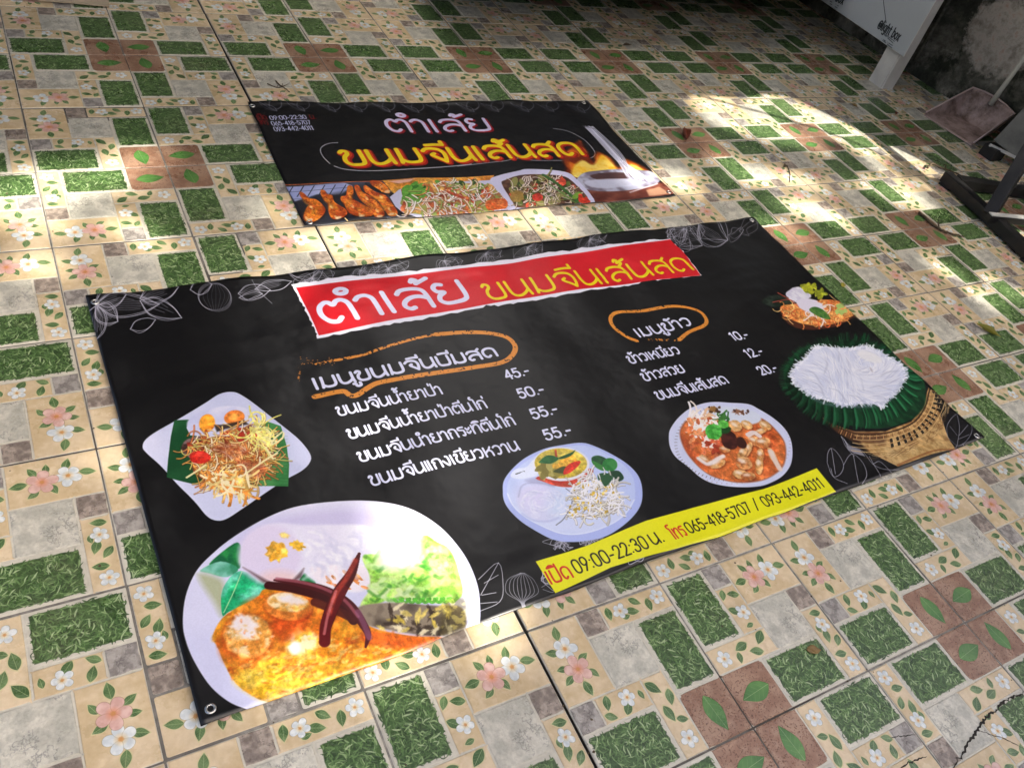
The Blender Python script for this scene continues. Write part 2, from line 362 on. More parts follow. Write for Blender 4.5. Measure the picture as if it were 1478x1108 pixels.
W1 = (214,217,242); W2 = (196,200,232)
def sketch_leafy(cv, pts, w=1.6, col=(176,176,190), a=.7):
    for q in pts: cv.line(q, w, col, a, 6)
def big_banner_art():
    W, Hh = 3072, 1536
    corners = [ground_pt(*c) for c in ((124,432),(1085,318),(1418,636),(290,1052))]
    # photo pixel -> floor -> sheet
    src = [(124,432),(1085,318),(1418,636),(290,1052)]
    Hm = homog(src, [(0,0),(W,0),(W,Hh),(0,Hh)])
    cv = Canvas(W, Hh, (17,17,19), Hm, 7)
    rg = cv.rng
    LN = (170,170,184)
    # line drawings of leaves and garlic along the edges
    cv.frame(110, 310, .2798)
    def petal(p0, p1, wd, n=3, a=.6, w=1.7, rays=0):
        a = min(1, a*1.35); w = w*1.5
        p0 = np.array(p0, float); p1 = np.array(p1, float); d = p1-p0; nn = np.array([-d[1], d[0]])
        for k in range(n):
            for sg in (1, -1):
                ww = wd*(1+.12*k)*sg; j = rg.normal(size=(2, 2))*4
                cv.line([p0, p0+d*.3+nn*ww+j[0], p0+d*.7+nn*ww*.8+j[1], p1], w, LN, a, 6)
        for k in range(rays):
            o = (k/(rays)-.5)*wd*1.3
            cv.line([p0+d*.05, p0+d*.4+nn*o, p0+d*(.6+.2*rg.random())+nn*o*.8], w*.8, LN, a*.7, 5)
    petal((100,480),(430,470),.16,3,rays=7); petal((100,490),(215,560),.35,3,rays=9); petal((110,480),(105,660),.25,2,rays=7)
    petal((330,450),(545,545),.18,3,rays=3); petal((100,470),(260,420),.25,3,rays=6); petal((330,440),(530,385),.2,3,rays=5); petal((280,600),(410,550),.22,2)
    for r in range(4):
        cv.ell((715,440), 82+r*5, 66+r*2, 8, LN, 0)
        t = np.linspace(0, 6.3, 30); cv.line(np.c_[715+(80+r*5)*np.cos(t)*(1-.03*r), 440+(66+3*r)*np.sin(t+.05*r)], 1.7, LN, .6, 0)
    for k in range(7): cv.line([(700+6*k,370),(655+22*k,430),(690+10*k,505)], 1.2, LN, .5, 6)
    petal((590,400),(700,375),.3,2); petal((835,420),(1000,395),.22,2,rays=4); petal((920,395),(1110,350),.12,2,rays=4)
    cv.line([(905,350),(940,400),(1010,465)], 2.2, LN, .7); petal((840,440),(960,415),.14,2)
    cv.frame(0, 0, 1)
    def deco(cx, cy, s, rot, n=5, a=.55):
        c = np.array([cx, cy], float)
        for k in range(n):
            an = math.radians(rot+k*38); d = np.array([math.cos(an), math.sin(an)*.62])*s*(.8+.4*rg.random())
            petal(c, c+d, .22, 2, a, 1.5, rays=3)
    petal((410,393),(470,384),.25,3,rays=5); deco(450,404,34,-10,5,.5); deco(560,390,36,-10,6,.45); deco(640,380,30,0,4,.45)
    for x in (520, 700, 760, 850): deco(x, 392-(x-520)*.125, 26, -20, 5, .4)
    deco(985,334,30,10,5,.5); petal((965,335),(1012,358),.2,3,.6); petal((977,362),(995,352),.4,2,.5); petal((962,345),(990,335),.3,3,.6)
    for k in range(6): cv.line([(1008,328),(1010+4*k,338),(1030+2.2*k,348),(1048,351)], 1.6, (190,190,204), .7)
    petal((1006,326),(1049,350),.28,4,.7); petal((1050,342),(1072,334),.3,2,.5); petal((1066,336),(1092,326),.3,2,.4)
    # lower edge
    cv.frame(300, 760, .3383)
    L2 = (168,168,180)
    for q in ([(1150,235),(1235,165),(1255,260),(1240,330),(1155,370)],[(1235,165),(1160,300)],[(1175,250),(1235,215)],[(1165,300),(1225,290)],[(1160,335),(1230,330)],[(1155,370),(1145,430),(1165,430)]): cv.line(q, 2.2, L2, .85, 4)
    for k in range(9):
        cv.line([(1345-9+2*k,365),(1325-2+3*k,330),(1268+17*k,290),(1275+14*k,235),(1330+2*k,205)], 1.7, L2, .75, 6)
    cv.line([(1420,265),(1475,235),(1470,285),(1425,275)], 2, L2, .8, 5)
    cv.frame(0, 0, 1)
    for x0 in (800, 860, 905, 960, 1020, 1060, 1110):
        deco(x0, 838-(x0-800)*.335+(4 if x0 > 900 else 0), 24, 150+rg.random()*60, 6, .75)
    deco(850,778,18,20,4,.6); deco(810,782,20,40,4,.6)
    cv.frame(1080, 400, .2707)
    for q in ([(410,1000),(415,950),(435,922),(470,950),(500,1010),(480,1060),(440,1070),(410,1000)],[(435,925),(455,1060)],[(500,1010),(530,960),(560,950),(610,1000),(625,1060),(600,1108)],[(490,855),(530,900),(600,930),(660,1000),(720,1030),(800,1035)],[(490,855),(515,910),(560,960)],[(555,955),(580,1100)],[(430,1030),(450,1080),(520,1108)],[(660,1000),(700,990),(760,1060),(740,1100)],[(640,960),(690,1050),(700,1100)]): cv.line(q, 2.4, L2, .85, 6)
    cv.poly([(500,860),(530,905),(590,925),(620,960),(560,945),(525,925)], L2, .75)
    for q in ([(1060,860),(1055,800),(1085,750),(1120,740),(1170,790),(1180,840),(1150,890),(1110,905),(1060,860)],[(1110,905),(1120,820),(1105,745)],[(1120,850),(1160,800)],[(1118,870),(1170,850)],[(1110,850),(1070,800)],[(1020,740),(1060,860)],[(1020,770),(1080,900)],[(1110,905),(1095,935)],[(1140,895),(1150,930)]): cv.line(q, 2.2, L2, .75, 6)
    # red title box
    cv.frame(0, 0, 1)
    edge = [(420,412),(480,404),(560,396),(650,388),(740,377),(830,364),(900,355),(965,347),(985,366),(1011,400),(940,408),(880,418),(800,432),(740,441),(690,447),(600,465),(530,478),(458,490),(447,462),(432,432)]
    E2 = []
    for i in range(len(edge)):
        a, b = np.array(edge[i], float), np.array(edge[(i+1) % len(edge)], float)
        for t in np.linspace(0, 1, 9, endpoint=False): E2.append(a+(b-a)*t+rg.normal(size=2)*.8)
    cv.poly(E2, (226,226,240), 1, 1.5)
    red = [(427,417),(560,402),(740,383),(830,370),(966,348),(986,367),(1010,400),(880,415),(740,436),(600,459),(460,486),(447,455)]
    cv.poly(red, (200,22,34), 1, 2, col2=(212,30,42), nscale=300)
    write(cv, 'ตำเล้ย', (469,470), (681,434), 112, 21, W1)
    write(cv, 'ขนมจีนเส้นสด', (706,436), (1001,391), 88, 14, (226,208,24))
    # ring round the menu heading
    cv.frame(430, 470, .2842)
    OR = (216,140,56)
    cv.line([(70,205),(150,188),(190,182)], 9, OR, 1, 6, rough=.48); cv.line([(190,182),(330,158),(400,135),(480,110),(600,75),(700,52)], 12, OR, 1, 6, rough=.33)
    cv.line([(700,52),(800,42),(900,40),(980,48),(1060,70),(1100,115),(1085,160),(1030,195),(900,215),(760,238),(600,265),(480,285),(400,300),(350,325),(300,358),(265,360),(235,340),(180,345),(85,365)], 20, OR, 1, 6, rough=.2)
    cv.line([(5,215),(8,250),(2,270),(10,298)], 6, OR, .9, 4, rough=.5)
    for k in range(30): cv.ell((8+rg.random()*190, 205-rg.random()*30+rg.normal()*8), 3, 2, 0, OR, .8)
    write(cv, 'เมนูขนมจีนบีมสด', (92,326), (1015,158), 44, 11, W1)
    for t, a, b in (('ขนมจีนน้ำยาป่า', (208,462), (737,352)), ('ขนมจีนน้ำยาป่าตีนไก่', (264,577), (962,420)), ('ขนมจีนนำยากระทิตีนไก่', (318,695), (1106,505)), ('ขนมจีนแกงเขียวหวาน'.replace('แกง', 'แกง'), (376,818), (1128,632))):
        write(cv, t, a, b, 36, 7.5, W1)
    for t, a, b in (('45.-', (1062,281), (1180,256)), ('50.-', (1128,377), (1255,352)), ('55.-', (1196,481), (1325,450)), ('55.-', (1262,587), (1395,556))):
        write(cv, t, a, b, 35, 8, W1)
    # second heading
    cv.frame(860, 430, .2617)
    cv.line([(222,245),(170,225),(105,180),(78,140),(85,105),(130,85),(250,78),(400,58),(500,68),(570,95),(602,140),(585,170),(540,188),(500,205),(455,240)], 17, OR, 1, 6, rough=.2)
    cv.line([(570,95),(602,140),(585,170),(530,190),(480,215),(440,242),(380,238),(290,235)], 14, OR, .9, 6, rough=.5)
    write(cv, 'เมนูข้าว', (236,222), (528,160), 44, 10, W1)
    for t, a, b in (('ข้าวเหนียว', (190,370), (466,312)), ('ข้าวสวย', (268,467), (492,415)), ('ขนมจีนเส้นสด', (345,570), (728,478))): write(cv, t, a, b, 38, 8, W1)
    for t, a, b in (('10.-', (752,250), (844,230)), ('12.-', (836,343), (926,318)), ('20.-', (910,436), (1006,408))): write(cv, t, a, b, 36, 8, W1)
    # yellow strip
    cv.frame(0, 0, 1)
    cv.poly([(772,812),(850,787),(930,755),(1000,734),(1100,708),(1176,679),(1204,712),(1130,742),(1040,775),(960,800),(880,822),(800,858)], (232,230,30), 1, 2)
    BK = (28,28,26); RD = (205,52,40)
    cv.frame(700, 730, .3413)
    write(cv, 'เปิด', (275,335), (372,303), 40, 6.5, RD)
    write(cv, '09:00-22:30', (388,290), (692,188), 38, 5.6, BK); write(cv, 'น.', (706,178), (756,160), 38, 6, BK)
    write(cv, 'โทร', (792,153), (852,130), 36, 6, RD)
    cv.frame(680, 660, .3924)
    write(cv, '065-418-5707', (800,286), (1030,205), 33, 5.4, BK); write(cv, '/', (1042,203), (1072,190), 34, 5, BK); write(cv, '093-442-4011', (1080,188), (1296,112), 33, 5.4, BK)
    # ---------------- square plate with papaya salad
    cv.frame(180, 550, .2076)
    cv.poly([(125,480),(150,425),(250,350),(430,245),(560,170),(660,112),(745,98),(810,118),(930,200),(1060,300),(1210,420),(1288,520),(1285,580),(1230,640),(1110,710),(960,810),(820,905),(710,975),(640,988),(570,955),(480,850),(350,720),(240,600),(150,520)], W1, 1, 2, 5, col2=(190,196,226), nscale=260, contrast=1)
    cv.poly([(345,285),(450,283),(430,340),(455,390),(560,400),(600,560),(600,700),(500,735),(290,690),(300,560),(320,400)], (22,72,40), 1, 2, col2=(40,100,56), nscale=120)
    cv.poly([(900,340),(990,300),(1085,330),(1125,470),(1142,600),(1135,752),(960,750),(800,755),(860,600)], (36,108,52), 1, 2, col2=(70,140,76), nscale=60)
    for k in range(16): cv.line([(880+rg.random()*60, 420+20*k), (1130, 400+22*k)], 2, (96,160,98), .35, 0)
    cv.poly([(440,290),(520,230),(640,200),(760,195),(850,215),(880,260),(840,320),(700,340),(600,390),(500,395),(440,350)], (222,222,240), 1, 6, 5, col2=W2, nscale=60)
    cv.ell((572,310), 55, 62, 20, (226,120,24), 1, 3, col2=(244,160,50), nscale=30); cv.ell((762,272), 72, 48, -8, (222,104,34), 1, 3, col2=(240,140,60), nscale=30); cv.ell((756,268), 40, 22, -8, (236,160,70), .8, 8)
    cv.poly([(620,320),(690,320),(830,290),(860,320),(700,350),(640,370)], (50,40,32), .9, 5)
    salad = [(430,480),(460,430),(540,410),(620,410),(700,365),(800,345),(900,345),(950,400),(990,480),(1010,580),(960,660),(880,680),(820,730),(720,760),(620,710),(490,660),(460,560)]
    cv.poly(salad, (190,100,44), 1, 5, 4, col2=(150,54,28), nscale=50, contrast=2.4)
    cv.poly([(390,480),(430,420),(530,400),(560,470),(480,550),(410,520)], (70,44,40), .95, 4, 3, col2=(140,110,110), nscale=14, contrast=3)
    cv.blobs(salad, 90, [(196,50,34),(214,84,40),(160,30,30),(110,30,24),(206,120,56),(220,160,90)], (9,20), alpha=.85)
    cv.noodles(salad, 260, [(206,150,80),(226,190,106),(200,120,60),(180,80,44)], 120, 4, 20, 55, .3, .8, shadow=(90,36,18))
    cv.blobs(salad, 70, [(176,44,30),(150,40,28),(214,110,60),(120,50,34),(226,176,110)], (8,17), alpha=.75, feather=3)
    cv.noodles(salad, 330, [(226,190,106),(236,214,130),(240,226,170),(224,150,70),(232,170,80),(206,120,60),(196,196,110),(240,236,206)], 125, 3.6, 20, 50, .3, .9, shadow=(110,50,22))
    cv.poly([(600,470),(700,440),(800,450),(860,520),(780,560),(680,540)], (196,120,80), .55, 16, 4, col2=(150,60,40), nscale=14, contrast=2.6); cv.poly([(780,570),(900,580),(980,620),(940,690),(820,650)], (150,56,44), .55, 14, 4, col2=(196,110,70), nscale=14, contrast=2.6)
    cv.poly([(455,520),(540,500),(600,545),(560,585),(470,580)], (214,40,34), .9, 3, 3); cv.ell((810,410), 26, 40, 10, (168,44,30), .9); cv.ell((885,395), 26, 40, -60, (176,58,36), .9)
    cv.noodles([(850,320),(960,310),(1010,450),(860,420)], 40, [(236,226,130),(222,214,110),(240,232,160)], 120, 5, 30, 60, .35)
    cv.noodles([(560,640),(850,640),(830,780),(640,760)], 70, [(240,214,140),(238,190,100),(236,150,60),(245,232,190)], 120, 6.5, 80, 35, .25)
    for q in ([(1095,370),(1040,420),(1020,460),(1090,420),(1105,380)],[(850,655),(990,560),(1060,520)],[(430,685),(500,640),(560,600)],[(980,480),(1030,560)],[(700,740),(830,760)]): cv.line(q, 6, (236,226,170), .95)
    # ---------------- big plate
    cv.frame(240, 710, .3248)
    cv.poly([(73,600),(85,480),(130,370),(200,290),(300,210),(450,125),(600,72),(800,45),(960,50),(1100,90),(1230,180),(1320,290),(1372,400),(1390,500),(1380,620),(1300,800),(900,1100),(500,1050),(370,985),(290,950),(200,880),(130,780),(90,690)], (222,222,242), 1, 2.5, 5, col2=(206,208,238), nscale=500)
    cv.poly([(330,210),(500,130),(720,85),(900,90),(1020,140),(900,200),(700,170),(500,180),(340,250)], (190,180,222), .6, 40, 5)
    cv.poly([(190,330),(300,240),(332,260),(325,350),(250,330)], (18,96,58), 1, 3, 4, col2=(40,140,70), nscale=25)
    cv.poly([(150,360),(240,318),(320,350),(270,388),(190,372)], (130,200,180), 1, 3, 4, col2=(60,150,110), nscale=30)
    cv.poly([(140,380),(230,390),(260,440),(250,560),(210,500)], (150,160,90), .6, 20, 4)
    cv.poly([(248,555),(250,440),(330,360),(450,430),(370,500),(280,540)], (30,170,110), 1, 2.5, 4, col2=(110,210,180), nscale=40, contrast=2)
    cv.line([(255,545),(300,450),(335,365)], 2.5, (190,220,160), .8)
    cv.poly([(590,400),(620,360),(640,350),(665,420),(600,415)], (20,120,60), 1, 3)
    curry = [(205,655),(240,580),(300,530),(400,480),(440,440),(560,450),(700,470),(800,500),(900,600),(1080,640),(1230,665),(1150,760),(900,900),(600,1000),(480,950),(400,925),(310,860),(262,780),(228,700)]
    cv.poly(curry, (226,140,30), 1, 4, 4, col2=(240,190,60), nscale=90, contrast=2)
    cv.blobs(curry, 260, [(226,110,24),(240,170,50),(246,206,84),(214,84,20),(246,190,60)], (4,10), alpha=.5, asp=(1,2.5), feather=5)
    cv.poly([(300,545),(420,470),(700,480),(780,560),(640,660),(480,740),(300,790),(230,690)], (206,84,26), .65, 18, 4, col2=(232,130,40), nscale=40)
    cv.poly([(310,830),(500,760),(560,860),(460,940),(380,900)], (236,196,40), .8, 30, 4, col2=(244,214,90), nscale=30)
    cv.blobs([(300,780),(700,640),(1150,680),(800,860),(480,930)], 200, [(238,196,110),(228,130,40),(246,214,130),(206,90,30)], (4,9), alpha=.5, asp=(1.5,4), ang=-15, feather=3)
    # eggs, rice mounds
    cv.poly([(325,310),(350,230),(420,170),(500,150),(620,160),(840,150),(930,180),(1000,260),(900,330),(870,440),(800,450),(660,410),(600,370),(560,400),(480,415),(400,380),(340,345)], (226,222,242), 1, 10, 4, col2=(236,236,246), nscale=120)
    cv.ell((460,290), 140, 130, 0, (222,212,236), 1, 18); cv.ell((500,390), 80, 30, 0, (238,200,190), .6, 25)
    cv.ell((488,278), 48, 42, 0, (240,172,48), 1, 4, wob=.4, col2=(246,196,90), nscale=14); cv.ell((582,250), 32, 20, 15, (244,190,60), 1, 4, wob=.5); cv.ell((525,205), 20, 12, 10, (246,210,90), .8, 5, wob=.5)
    cv.poly([(340,345),(470,415),(560,402),(610,350),(600,392),(520,428),(430,412)], (70,40,40), .7, 8)
    cv.poly([(640,350),(760,330),(900,340),(890,440),(760,440),(680,420)], (240,232,240), 1, 12, 4)
    cv.blobs([(740,370),(880,380),(920,440),(700,430)], 14, [(232,140,60),(220,110,40)], (5,10), ang=30, asp=(2,4), alpha=.8)
    cv.ell((362,652), 118, 106, 0, (186,84,26), .8, 10); cv.ell((362,648), 110, 98, 0, (226,140,60), 1, 5, wob=.10); cv.ell((365,645), 98, 86, 0, (238,206,150), 1, 10, wob=.1, col2=(232,160,70), nscale=20, contrast=2.6)
    cv.ell((345,605), 60, 46, 20, (238,230,236), .9, 10, wob=.4); cv.ell((400,690), 40, 24, -30, (226,140,50), .7, 8, wob=.5); cv.ell((300,680), 30, 30, 0, (232,160,70), .6, 8, wob=.5)
    for k in range(46): cv.ell((362+rg.normal()*50, 648+rg.normal()*44), 9, 5, rg.random()*180, [(236,190,110),(240,226,206),(222,120,50)][rg.integers(3)], .55, 3, wob=.5)
    cv.ell((540,524), 112, 68, 8, (176,74,24), .8, 8); cv.ell((540,518), 108, 62, 8, (226,130,50), 1, 4); cv.ell((540,500), 92, 42, 6, (240,176,80), 1, 6, col2=(248,226,180), nscale=26, contrast=2.4); cv.ell((560,490), 55, 22, 10, (240,234,240), .85, 12, wob=.4)
    cv.ell((600,680), 70, 50, -10, (244,206,70), .9, 18, col2=(248,240,200), nscale=20, contrast=3); cv.ell((570,700), 24, 30, 0, (246,246,250), .9, 10)
    cv.poly([(470,570),(560,590),(640,540),(620,620),(520,680),(480,640)], (196,60,20), .6, 18, 4)
    for k in range(70):
        x = 620+rg.random()*330; y = 170+rg.random()*180; L = 50+rg.random()*60; a = .5+rg.normal()*.4
        cv.line([(x,y),(x+L*.5*math.cos(a),y+L*.4*math.sin(a)),(x+L*math.cos(a+.6),y+L*.8*math.sin(a+.6))], 9, [(206,206,230),(246,246,250),(216,214,236)][rg.integers(3)], .45, 5, 5)
    # lettuce
    let = [(870,300),(910,280),(1000,290),(1080,270),(1140,200),(1200,230),(1260,270),(1300,380),(1310,470),(1230,500),(1120,490),(1000,480),(900,520),(860,510),(900,440),(900,370)]
    cv.poly(let, (150,214,80), 1, 5, 4, col2=(206,236,140), nscale=40, contrast=2.4)
    for k in range(60):
        x = 880+rg.random()*330; y = 290+rg.random()*200; L = 36+50*rg.random()
        cv.line([(x,y),(x+L*.5,y+10+rg.normal()*10),(x+L,y-12+rg.normal()*8)], 6+8*rg.random(), [(90,170,50),(228,244,196),(160,214,100),(56,140,44),(196,232,150)][rg.integers(5)], .6, 5, 5)
    cv.poly([(960,200),(1100,170),(1130,300),(1050,350),(950,330)], (238,242,236), .9, 30, 4)
    for k in range(9): cv.line([(1010+30*k,480),(1030+30*k,495),(1050+30*k,478)], 9, (96,190,60), .9)
    cv.poly([(1150,220),(1200,250),(1280,330),(1240,380),(1160,330)], (140,216,90), .7, 12, 4, col2=(220,244,180), nscale=16)
    # dark aubergine strip and yellow peel
    cv.poly([(850,520),(1000,495),(1200,510),(1310,520),(1320,620),(1220,650),(1080,630),(960,610),(880,590)], (92,80,68), 1, 6, 4, col2=(150,136,116), nscale=50, contrast=2)
    for k in range(34):
        x = 940+rg.random()*370; y = 515+rg.random()*120
        cv.ell((x,y), 20+rg.random()*16, 7+rg.random()*6, rg.random()*180, [(236,214,110),(226,200,80),(244,232,190),(60,46,36),(44,34,28)][rg.integers(5)], .85, 4, wob=.6)
    cv.poly([(1230,500),(1320,480),(1330,560),(1310,640),(1220,655)], (214,200,90), .5, 12, 4, col2=(90,80,40), nscale=14, contrast=3)
    cv.poly([(900,620),(1080,640),(1230,665),(1160,700),(980,690),(860,660)], (222,90,30), .75, 14, 4)
    # dried chillies
    cv.line([(455,425),(560,440),(700,480),(780,520),(830,580)], 24, (60,16,18), 1, 8, 3); cv.line([(660,500),(760,540),(830,570)], 24, (78,24,20), .9, 8, 3)
    cv.line([(480,402),(560,412),(680,438),(760,475),(820,520),(870,590),(895,640),(885,692)], 27, (74,18,22), 1, 8, 2.5, taper=True)
    cv.line([(490,396),(600,412),(700,440),(790,490),(850,560)], 9, (176,96,110), .7, 8, 4)
    cv.line([(850,540),(880,600),(900,650)], 16, (150,96,130), .6, 8, 5)
    cv.line([(856,280),(820,370),(770,450),(730,540),(705,620),(704,682)], 36, (70,10,14), 1, 8, 2.5, taper=True); cv.line([(780,440),(740,520),(708,600),(702,675)], 29, (96,16,20), 1, 8, 3)
    cv.line([(840,310),(800,390),(752,460),(722,550)], 14, (190,70,50), .7, 8, 6); cv.line([(752,450),(716,560),(700,640)], 7, (220,130,130), .7, 8, 3)
    # ---------------- curry plate in the middle
    cv.frame(700, 620, .1759)
    cv.poly([(140,520),(150,430),(220,330),(330,235),(480,165),(640,135),(790,120),(900,150),(1030,210),(1160,290),(1245,380),(1280,480),(1278,600),(1230,700),(1130,800),(1000,880),(860,915),(700,928),(560,912),(430,850),(300,770),(200,680),(150,600)], (172,186,238), 1, 2.5, 5)
    cv.poly([(175,520),(190,430),(250,340),(350,255),(500,185),(640,155),(790,140),(900,165),(1020,225),(1130,300),(1200,390),(1222,480),(1215,600),(1150,700),(1050,780),(900,840),(760,868),(620,862),(480,810),(330,730),(230,640),(185,580)], (188,202,242), 1, 3, 5, col2=(206,216,246), nscale=240)
    cv.line([(180,540),(230,640),(330,725),(480,805),(620,857),(760,863),(900,835),(1050,775),(1150,695),(1215,590)], 5, (218,226,250), .9)
    cv.poly([(205,380),(250,330),(340,310),(400,250),(430,360),(400,390),(300,412),(225,405)], (216,224,246), 1, 4, 4)
    cv.line([(250,372),(320,348)], 4, (40,50,60), .9, 0, rough=.3)
    cv.poly([(330,420),(440,400),(560,450),(540,480),(380,450)], (120,120,160), .5, 14, 4)
    cv.poly([(430,390),(850,330),(856,400),(800,450),(720,478),(600,472),(500,440)], (178,44,34), 1, 3, 4, col2=(206,70,44), nscale=40)
    cv.ell((622,292), 230, 138, 3, (226,226,236), 1, 3); cv.ell((618,285), 214, 122, 3, (190,168,54), 1, 3, col2=(206,186,80), nscale=60)
    cv.blobs([(420,320),(500,280),(650,330),(600,400),(480,390)], 22, [(150,140,60),(120,112,50),(180,170,96)], (18,34), alpha=.9)
    cv.blobs([(520,290),(740,230),(720,300),(560,340)], 9, [(222,160,40),(232,180,60)], (18,30)); cv.poly([(440,270),(500,220),(570,225),(600,250),(540,285),(460,280)], (34,92,46), 1, 3, 4, col2=(50,110,60), nscale=20)
    cv.poly([(600,240),(700,200),(735,180),(700,225),(630,250)], (30,84,44), 1, 3, 4); cv.poly([(560,345),(640,310),(680,330),(650,365),(580,360)], (66,76,36), 1, 3, 4)
    cv.line([(648,368),(700,320),(768,276)], 26, (206,44,30), 1, 5, 3, taper=True); cv.line([(575,180),(580,225)], 8, (190,70,50), .9, 0)
    cv.ell((470,610), 215, 150, 12, (206,210,240), 1, 14); cv.ell((420,560), 150, 100, 12, (214,212,244), .9, 60); cv.ell((600,620), 90, 120, 0, (196,214,240), .7, 50)
    for k in range(90):
        a = rg.random()*6.28; r_ = rg.random()**.5; x = 470+190*r_*math.cos(a); y = 610+125*r_*math.sin(a); b_ = a+1.5
        cv.line([(x,y),(x+34*math.cos(b_),y+24*math.sin(b_)),(x+60*math.cos(b_+.5),y+44*math.sin(b_+.5))], 5, [(224,228,248),(186,192,226),(232,234,250)][rg.integers(3)], .4, 5, 4)
    cv.line([(270,560),(300,470),(380,440),(480,448),(560,470)], 5, (150,156,196), .5, 8, 5); cv.line([(300,700),(400,752),(520,756),(600,730)], 7, (166,176,222), .5, 8, 6)
    cv.line([(660,490),(710,540),(700,640),(640,740),(580,790)], 4, (60,60,70), .5)
    cv.poly([(870,240),(930,225),(1000,260),(1010,320),(940,340),(880,290)], (28,70,44), 1, 3, 4, col2=(50,100,56), nscale=20); cv.ell((1018,300), 62, 56, 0, (36,118,52), 1, 3, col2=(60,140,70), nscale=24)
    cv.poly([(870,265),(960,310),(965,350),(900,320)], (60,130,60), 1, 3, 4); cv.poly([(1010,360),(1090,350),(1132,410),(1080,440),(1020,400)], (28,66,44), 1, 3, 4); cv.poly([(920,380),(1000,370),(1040,420),(980,490),(935,450)], (38,84,52), 1, 3, 4)
    spr = [(700,500),(740,430),(900,400),(1080,450),(1110,600),(1080,680),(860,740),(680,720),(640,700),(720,600)]
    cv.noodles(spr, 210, [(226,226,232),(236,236,240),(206,204,200),(232,230,214)], 80, 4.6, None, 60, .3, .9, shadow=(120,110,90))
    cv.blobs(spr, 55, [(214,178,50),(226,196,80),(190,160,60)], (7,13), alpha=.95)
    cv.noodles(spr, 70, [(236,236,242)], 70, 4.4, None, 60, .2)
    cv.poly([(940,400),(1000,380),(1040,410),(980,480)], (36,84,50), 1, 3, 4)
    # ---------------- orange soup bowl
    cv.frame(940, 560, .1624)
    cv.poly([(150,430),(165,370),(230,280),(330,200),(450,152),(560,137),(700,145),(850,160),(940,205),(1060,280),(1160,370),(1220,470),(1240,590),(1225,700),(1160,790),(1060,850),(960,885),(820,898),(660,888),(520,855),(420,800),(320,710),(210,620),(160,530)], (204,210,236), 1, 2.5, 5)
    soup = [(245,430),(270,340),(340,280),(480,250),(700,240),(900,260),(1020,320),(1110,410),(1170,500),(1185,600),(1165,700),(1100,770),(1000,825),(880,852),(740,855),(600,825),(480,770),(370,670),(290,560)]
    cv.poly(soup, (156,78,40), 1, 8, 5); cv.poly([(p[0]*.975+18, p[1]*.975+14) for p in soup], (186,84,40), 1, 4, 5, col2=(206,112,56), nscale=90)
    for k in range(34):
        a = math.radians(110+k*4.6); cv.line([(700+500*math.cos(a),510-345*math.sin(a)-10),(700+478*math.cos(a),510-328*math.sin(a)-10)], 2.5, (90,80,90), .7, 0)
    for k in range(30):
        a = math.radians(240+k*5); cv.line([(705+520*math.cos(a),520-350*math.sin(a)),(705+506*math.cos(a),520-342*math.sin(a))], 2, (150,120,110), .6, 0)
    cv.poly([(480,200),(640,180),(820,200),(940,250),(960,310),(860,340),(700,310),(560,290),(500,250)], (208,216,232), 1, 8, 4)
    cv.noodles([(300,260),(520,230),(560,290),(460,400),(320,420)], 40, [(236,226,214),(230,190,150),(240,236,236)], 110, 9, -20, 50, .4)
    cv.noodles([(430,400),(520,400),(560,580),(430,560)], 22, [(236,226,220),(214,120,80),(196,80,50)], 90, 10, -60, 40, .4)
    cv.blobs([(300,300),(460,300),(480,520),(330,540)], 14, [(206,110,66),(226,150,100),(196,90,50)], (14,26)); cv.blobs([(460,470),(640,480),(640,580),(500,580)], 12, [(160,60,36),(190,90,60)], (16,26))
    cv.ell((545,205), 40, 26, 0, (150,110,60), 1, 4, wob=.6); cv.ell((760,225), 45, 22, 0, (140,90,60), .9, 4, wob=.8); cv.blobs([(500,180),(600,180),(600,230),(500,230)], 9, [(60,36,30),(90,60,40)], (6,12))
    cv.blobs([(720,190),(860,200),(850,240),(740,250)], 9, [(70,40,36),(110,70,50),(226,220,226)], (6,12))
    MT = [(206,140,74),(222,170,104),(190,112,60)]
    def lump(x, y, rx, ry, a):
        cv.ell((x+6, y+9), rx, ry, a, (120,50,26), .7, 8); cv.ell((x, y), rx, ry, a, MT[rg.integers(3)], 1, 4, wob=.12, col2=(228,180,120), nscale=24); cv.ell((x-rx*.2, y-ry*.3), rx*.5, ry*.3, a, (238,226,214), .8, 10, wob=.3)
    for q in ((740,350,62,48,30),(840,340,56,34,30),(640,560,50,30,10),(900,480,60,44,20),(980,500,70,50,10),(850,560,30,72,25),(800,590,34,60,35),(960,610,34,60,-5),(950,700,36,80,0),(1070,620,28,90,-28),(810,680,78,60,20),(780,780,66,42,10),(850,800,66,40,0),(580,690,70,36,-20),(470,650,64,34,30),(1000,350,60,34,35),(960,400,60,26,-20)): lump(*q)
    cv.line([(850,430),(900,410),(950,440)], 20, (230,220,220), .9); cv.line([(1050,580),(1090,660),(1130,730)], 22, (230,214,206), .9, feather=6)
    cv.line([(410,640),(450,670),(500,690),(590,640),(630,620)], 16, (234,228,228), .9, feather=6)
    cv.poly([(610,420),(680,390),(740,430),(760,520),(720,560),(650,545),(620,500)], (56,26,24), 1, 5, 3, col2=(84,40,34), nscale=20); cv.poly([(750,460),(800,450),(840,510),(820,550),(760,530)], (58,28,22), 1, 5, 3)
    cv.poly([(600,380),(650,350),(700,370),(680,410),(620,420)], (24,70,30), 1, 5, 3); cv.noodles([(570,250),(680,260),(700,300),(600,300)], 24, [(40,96,40),(60,120,50)], 50, 6)
    cv.ell((545,405), 74, 72, 0, (60,158,54), 1, 3, wob=.16, col2=(96,192,84), nscale=12, contrast=2.2); cv.ell((632,335), 48, 36, 10, (76,170,60), 1, 3, wob=.12, col2=(110,200,90), nscale=12)
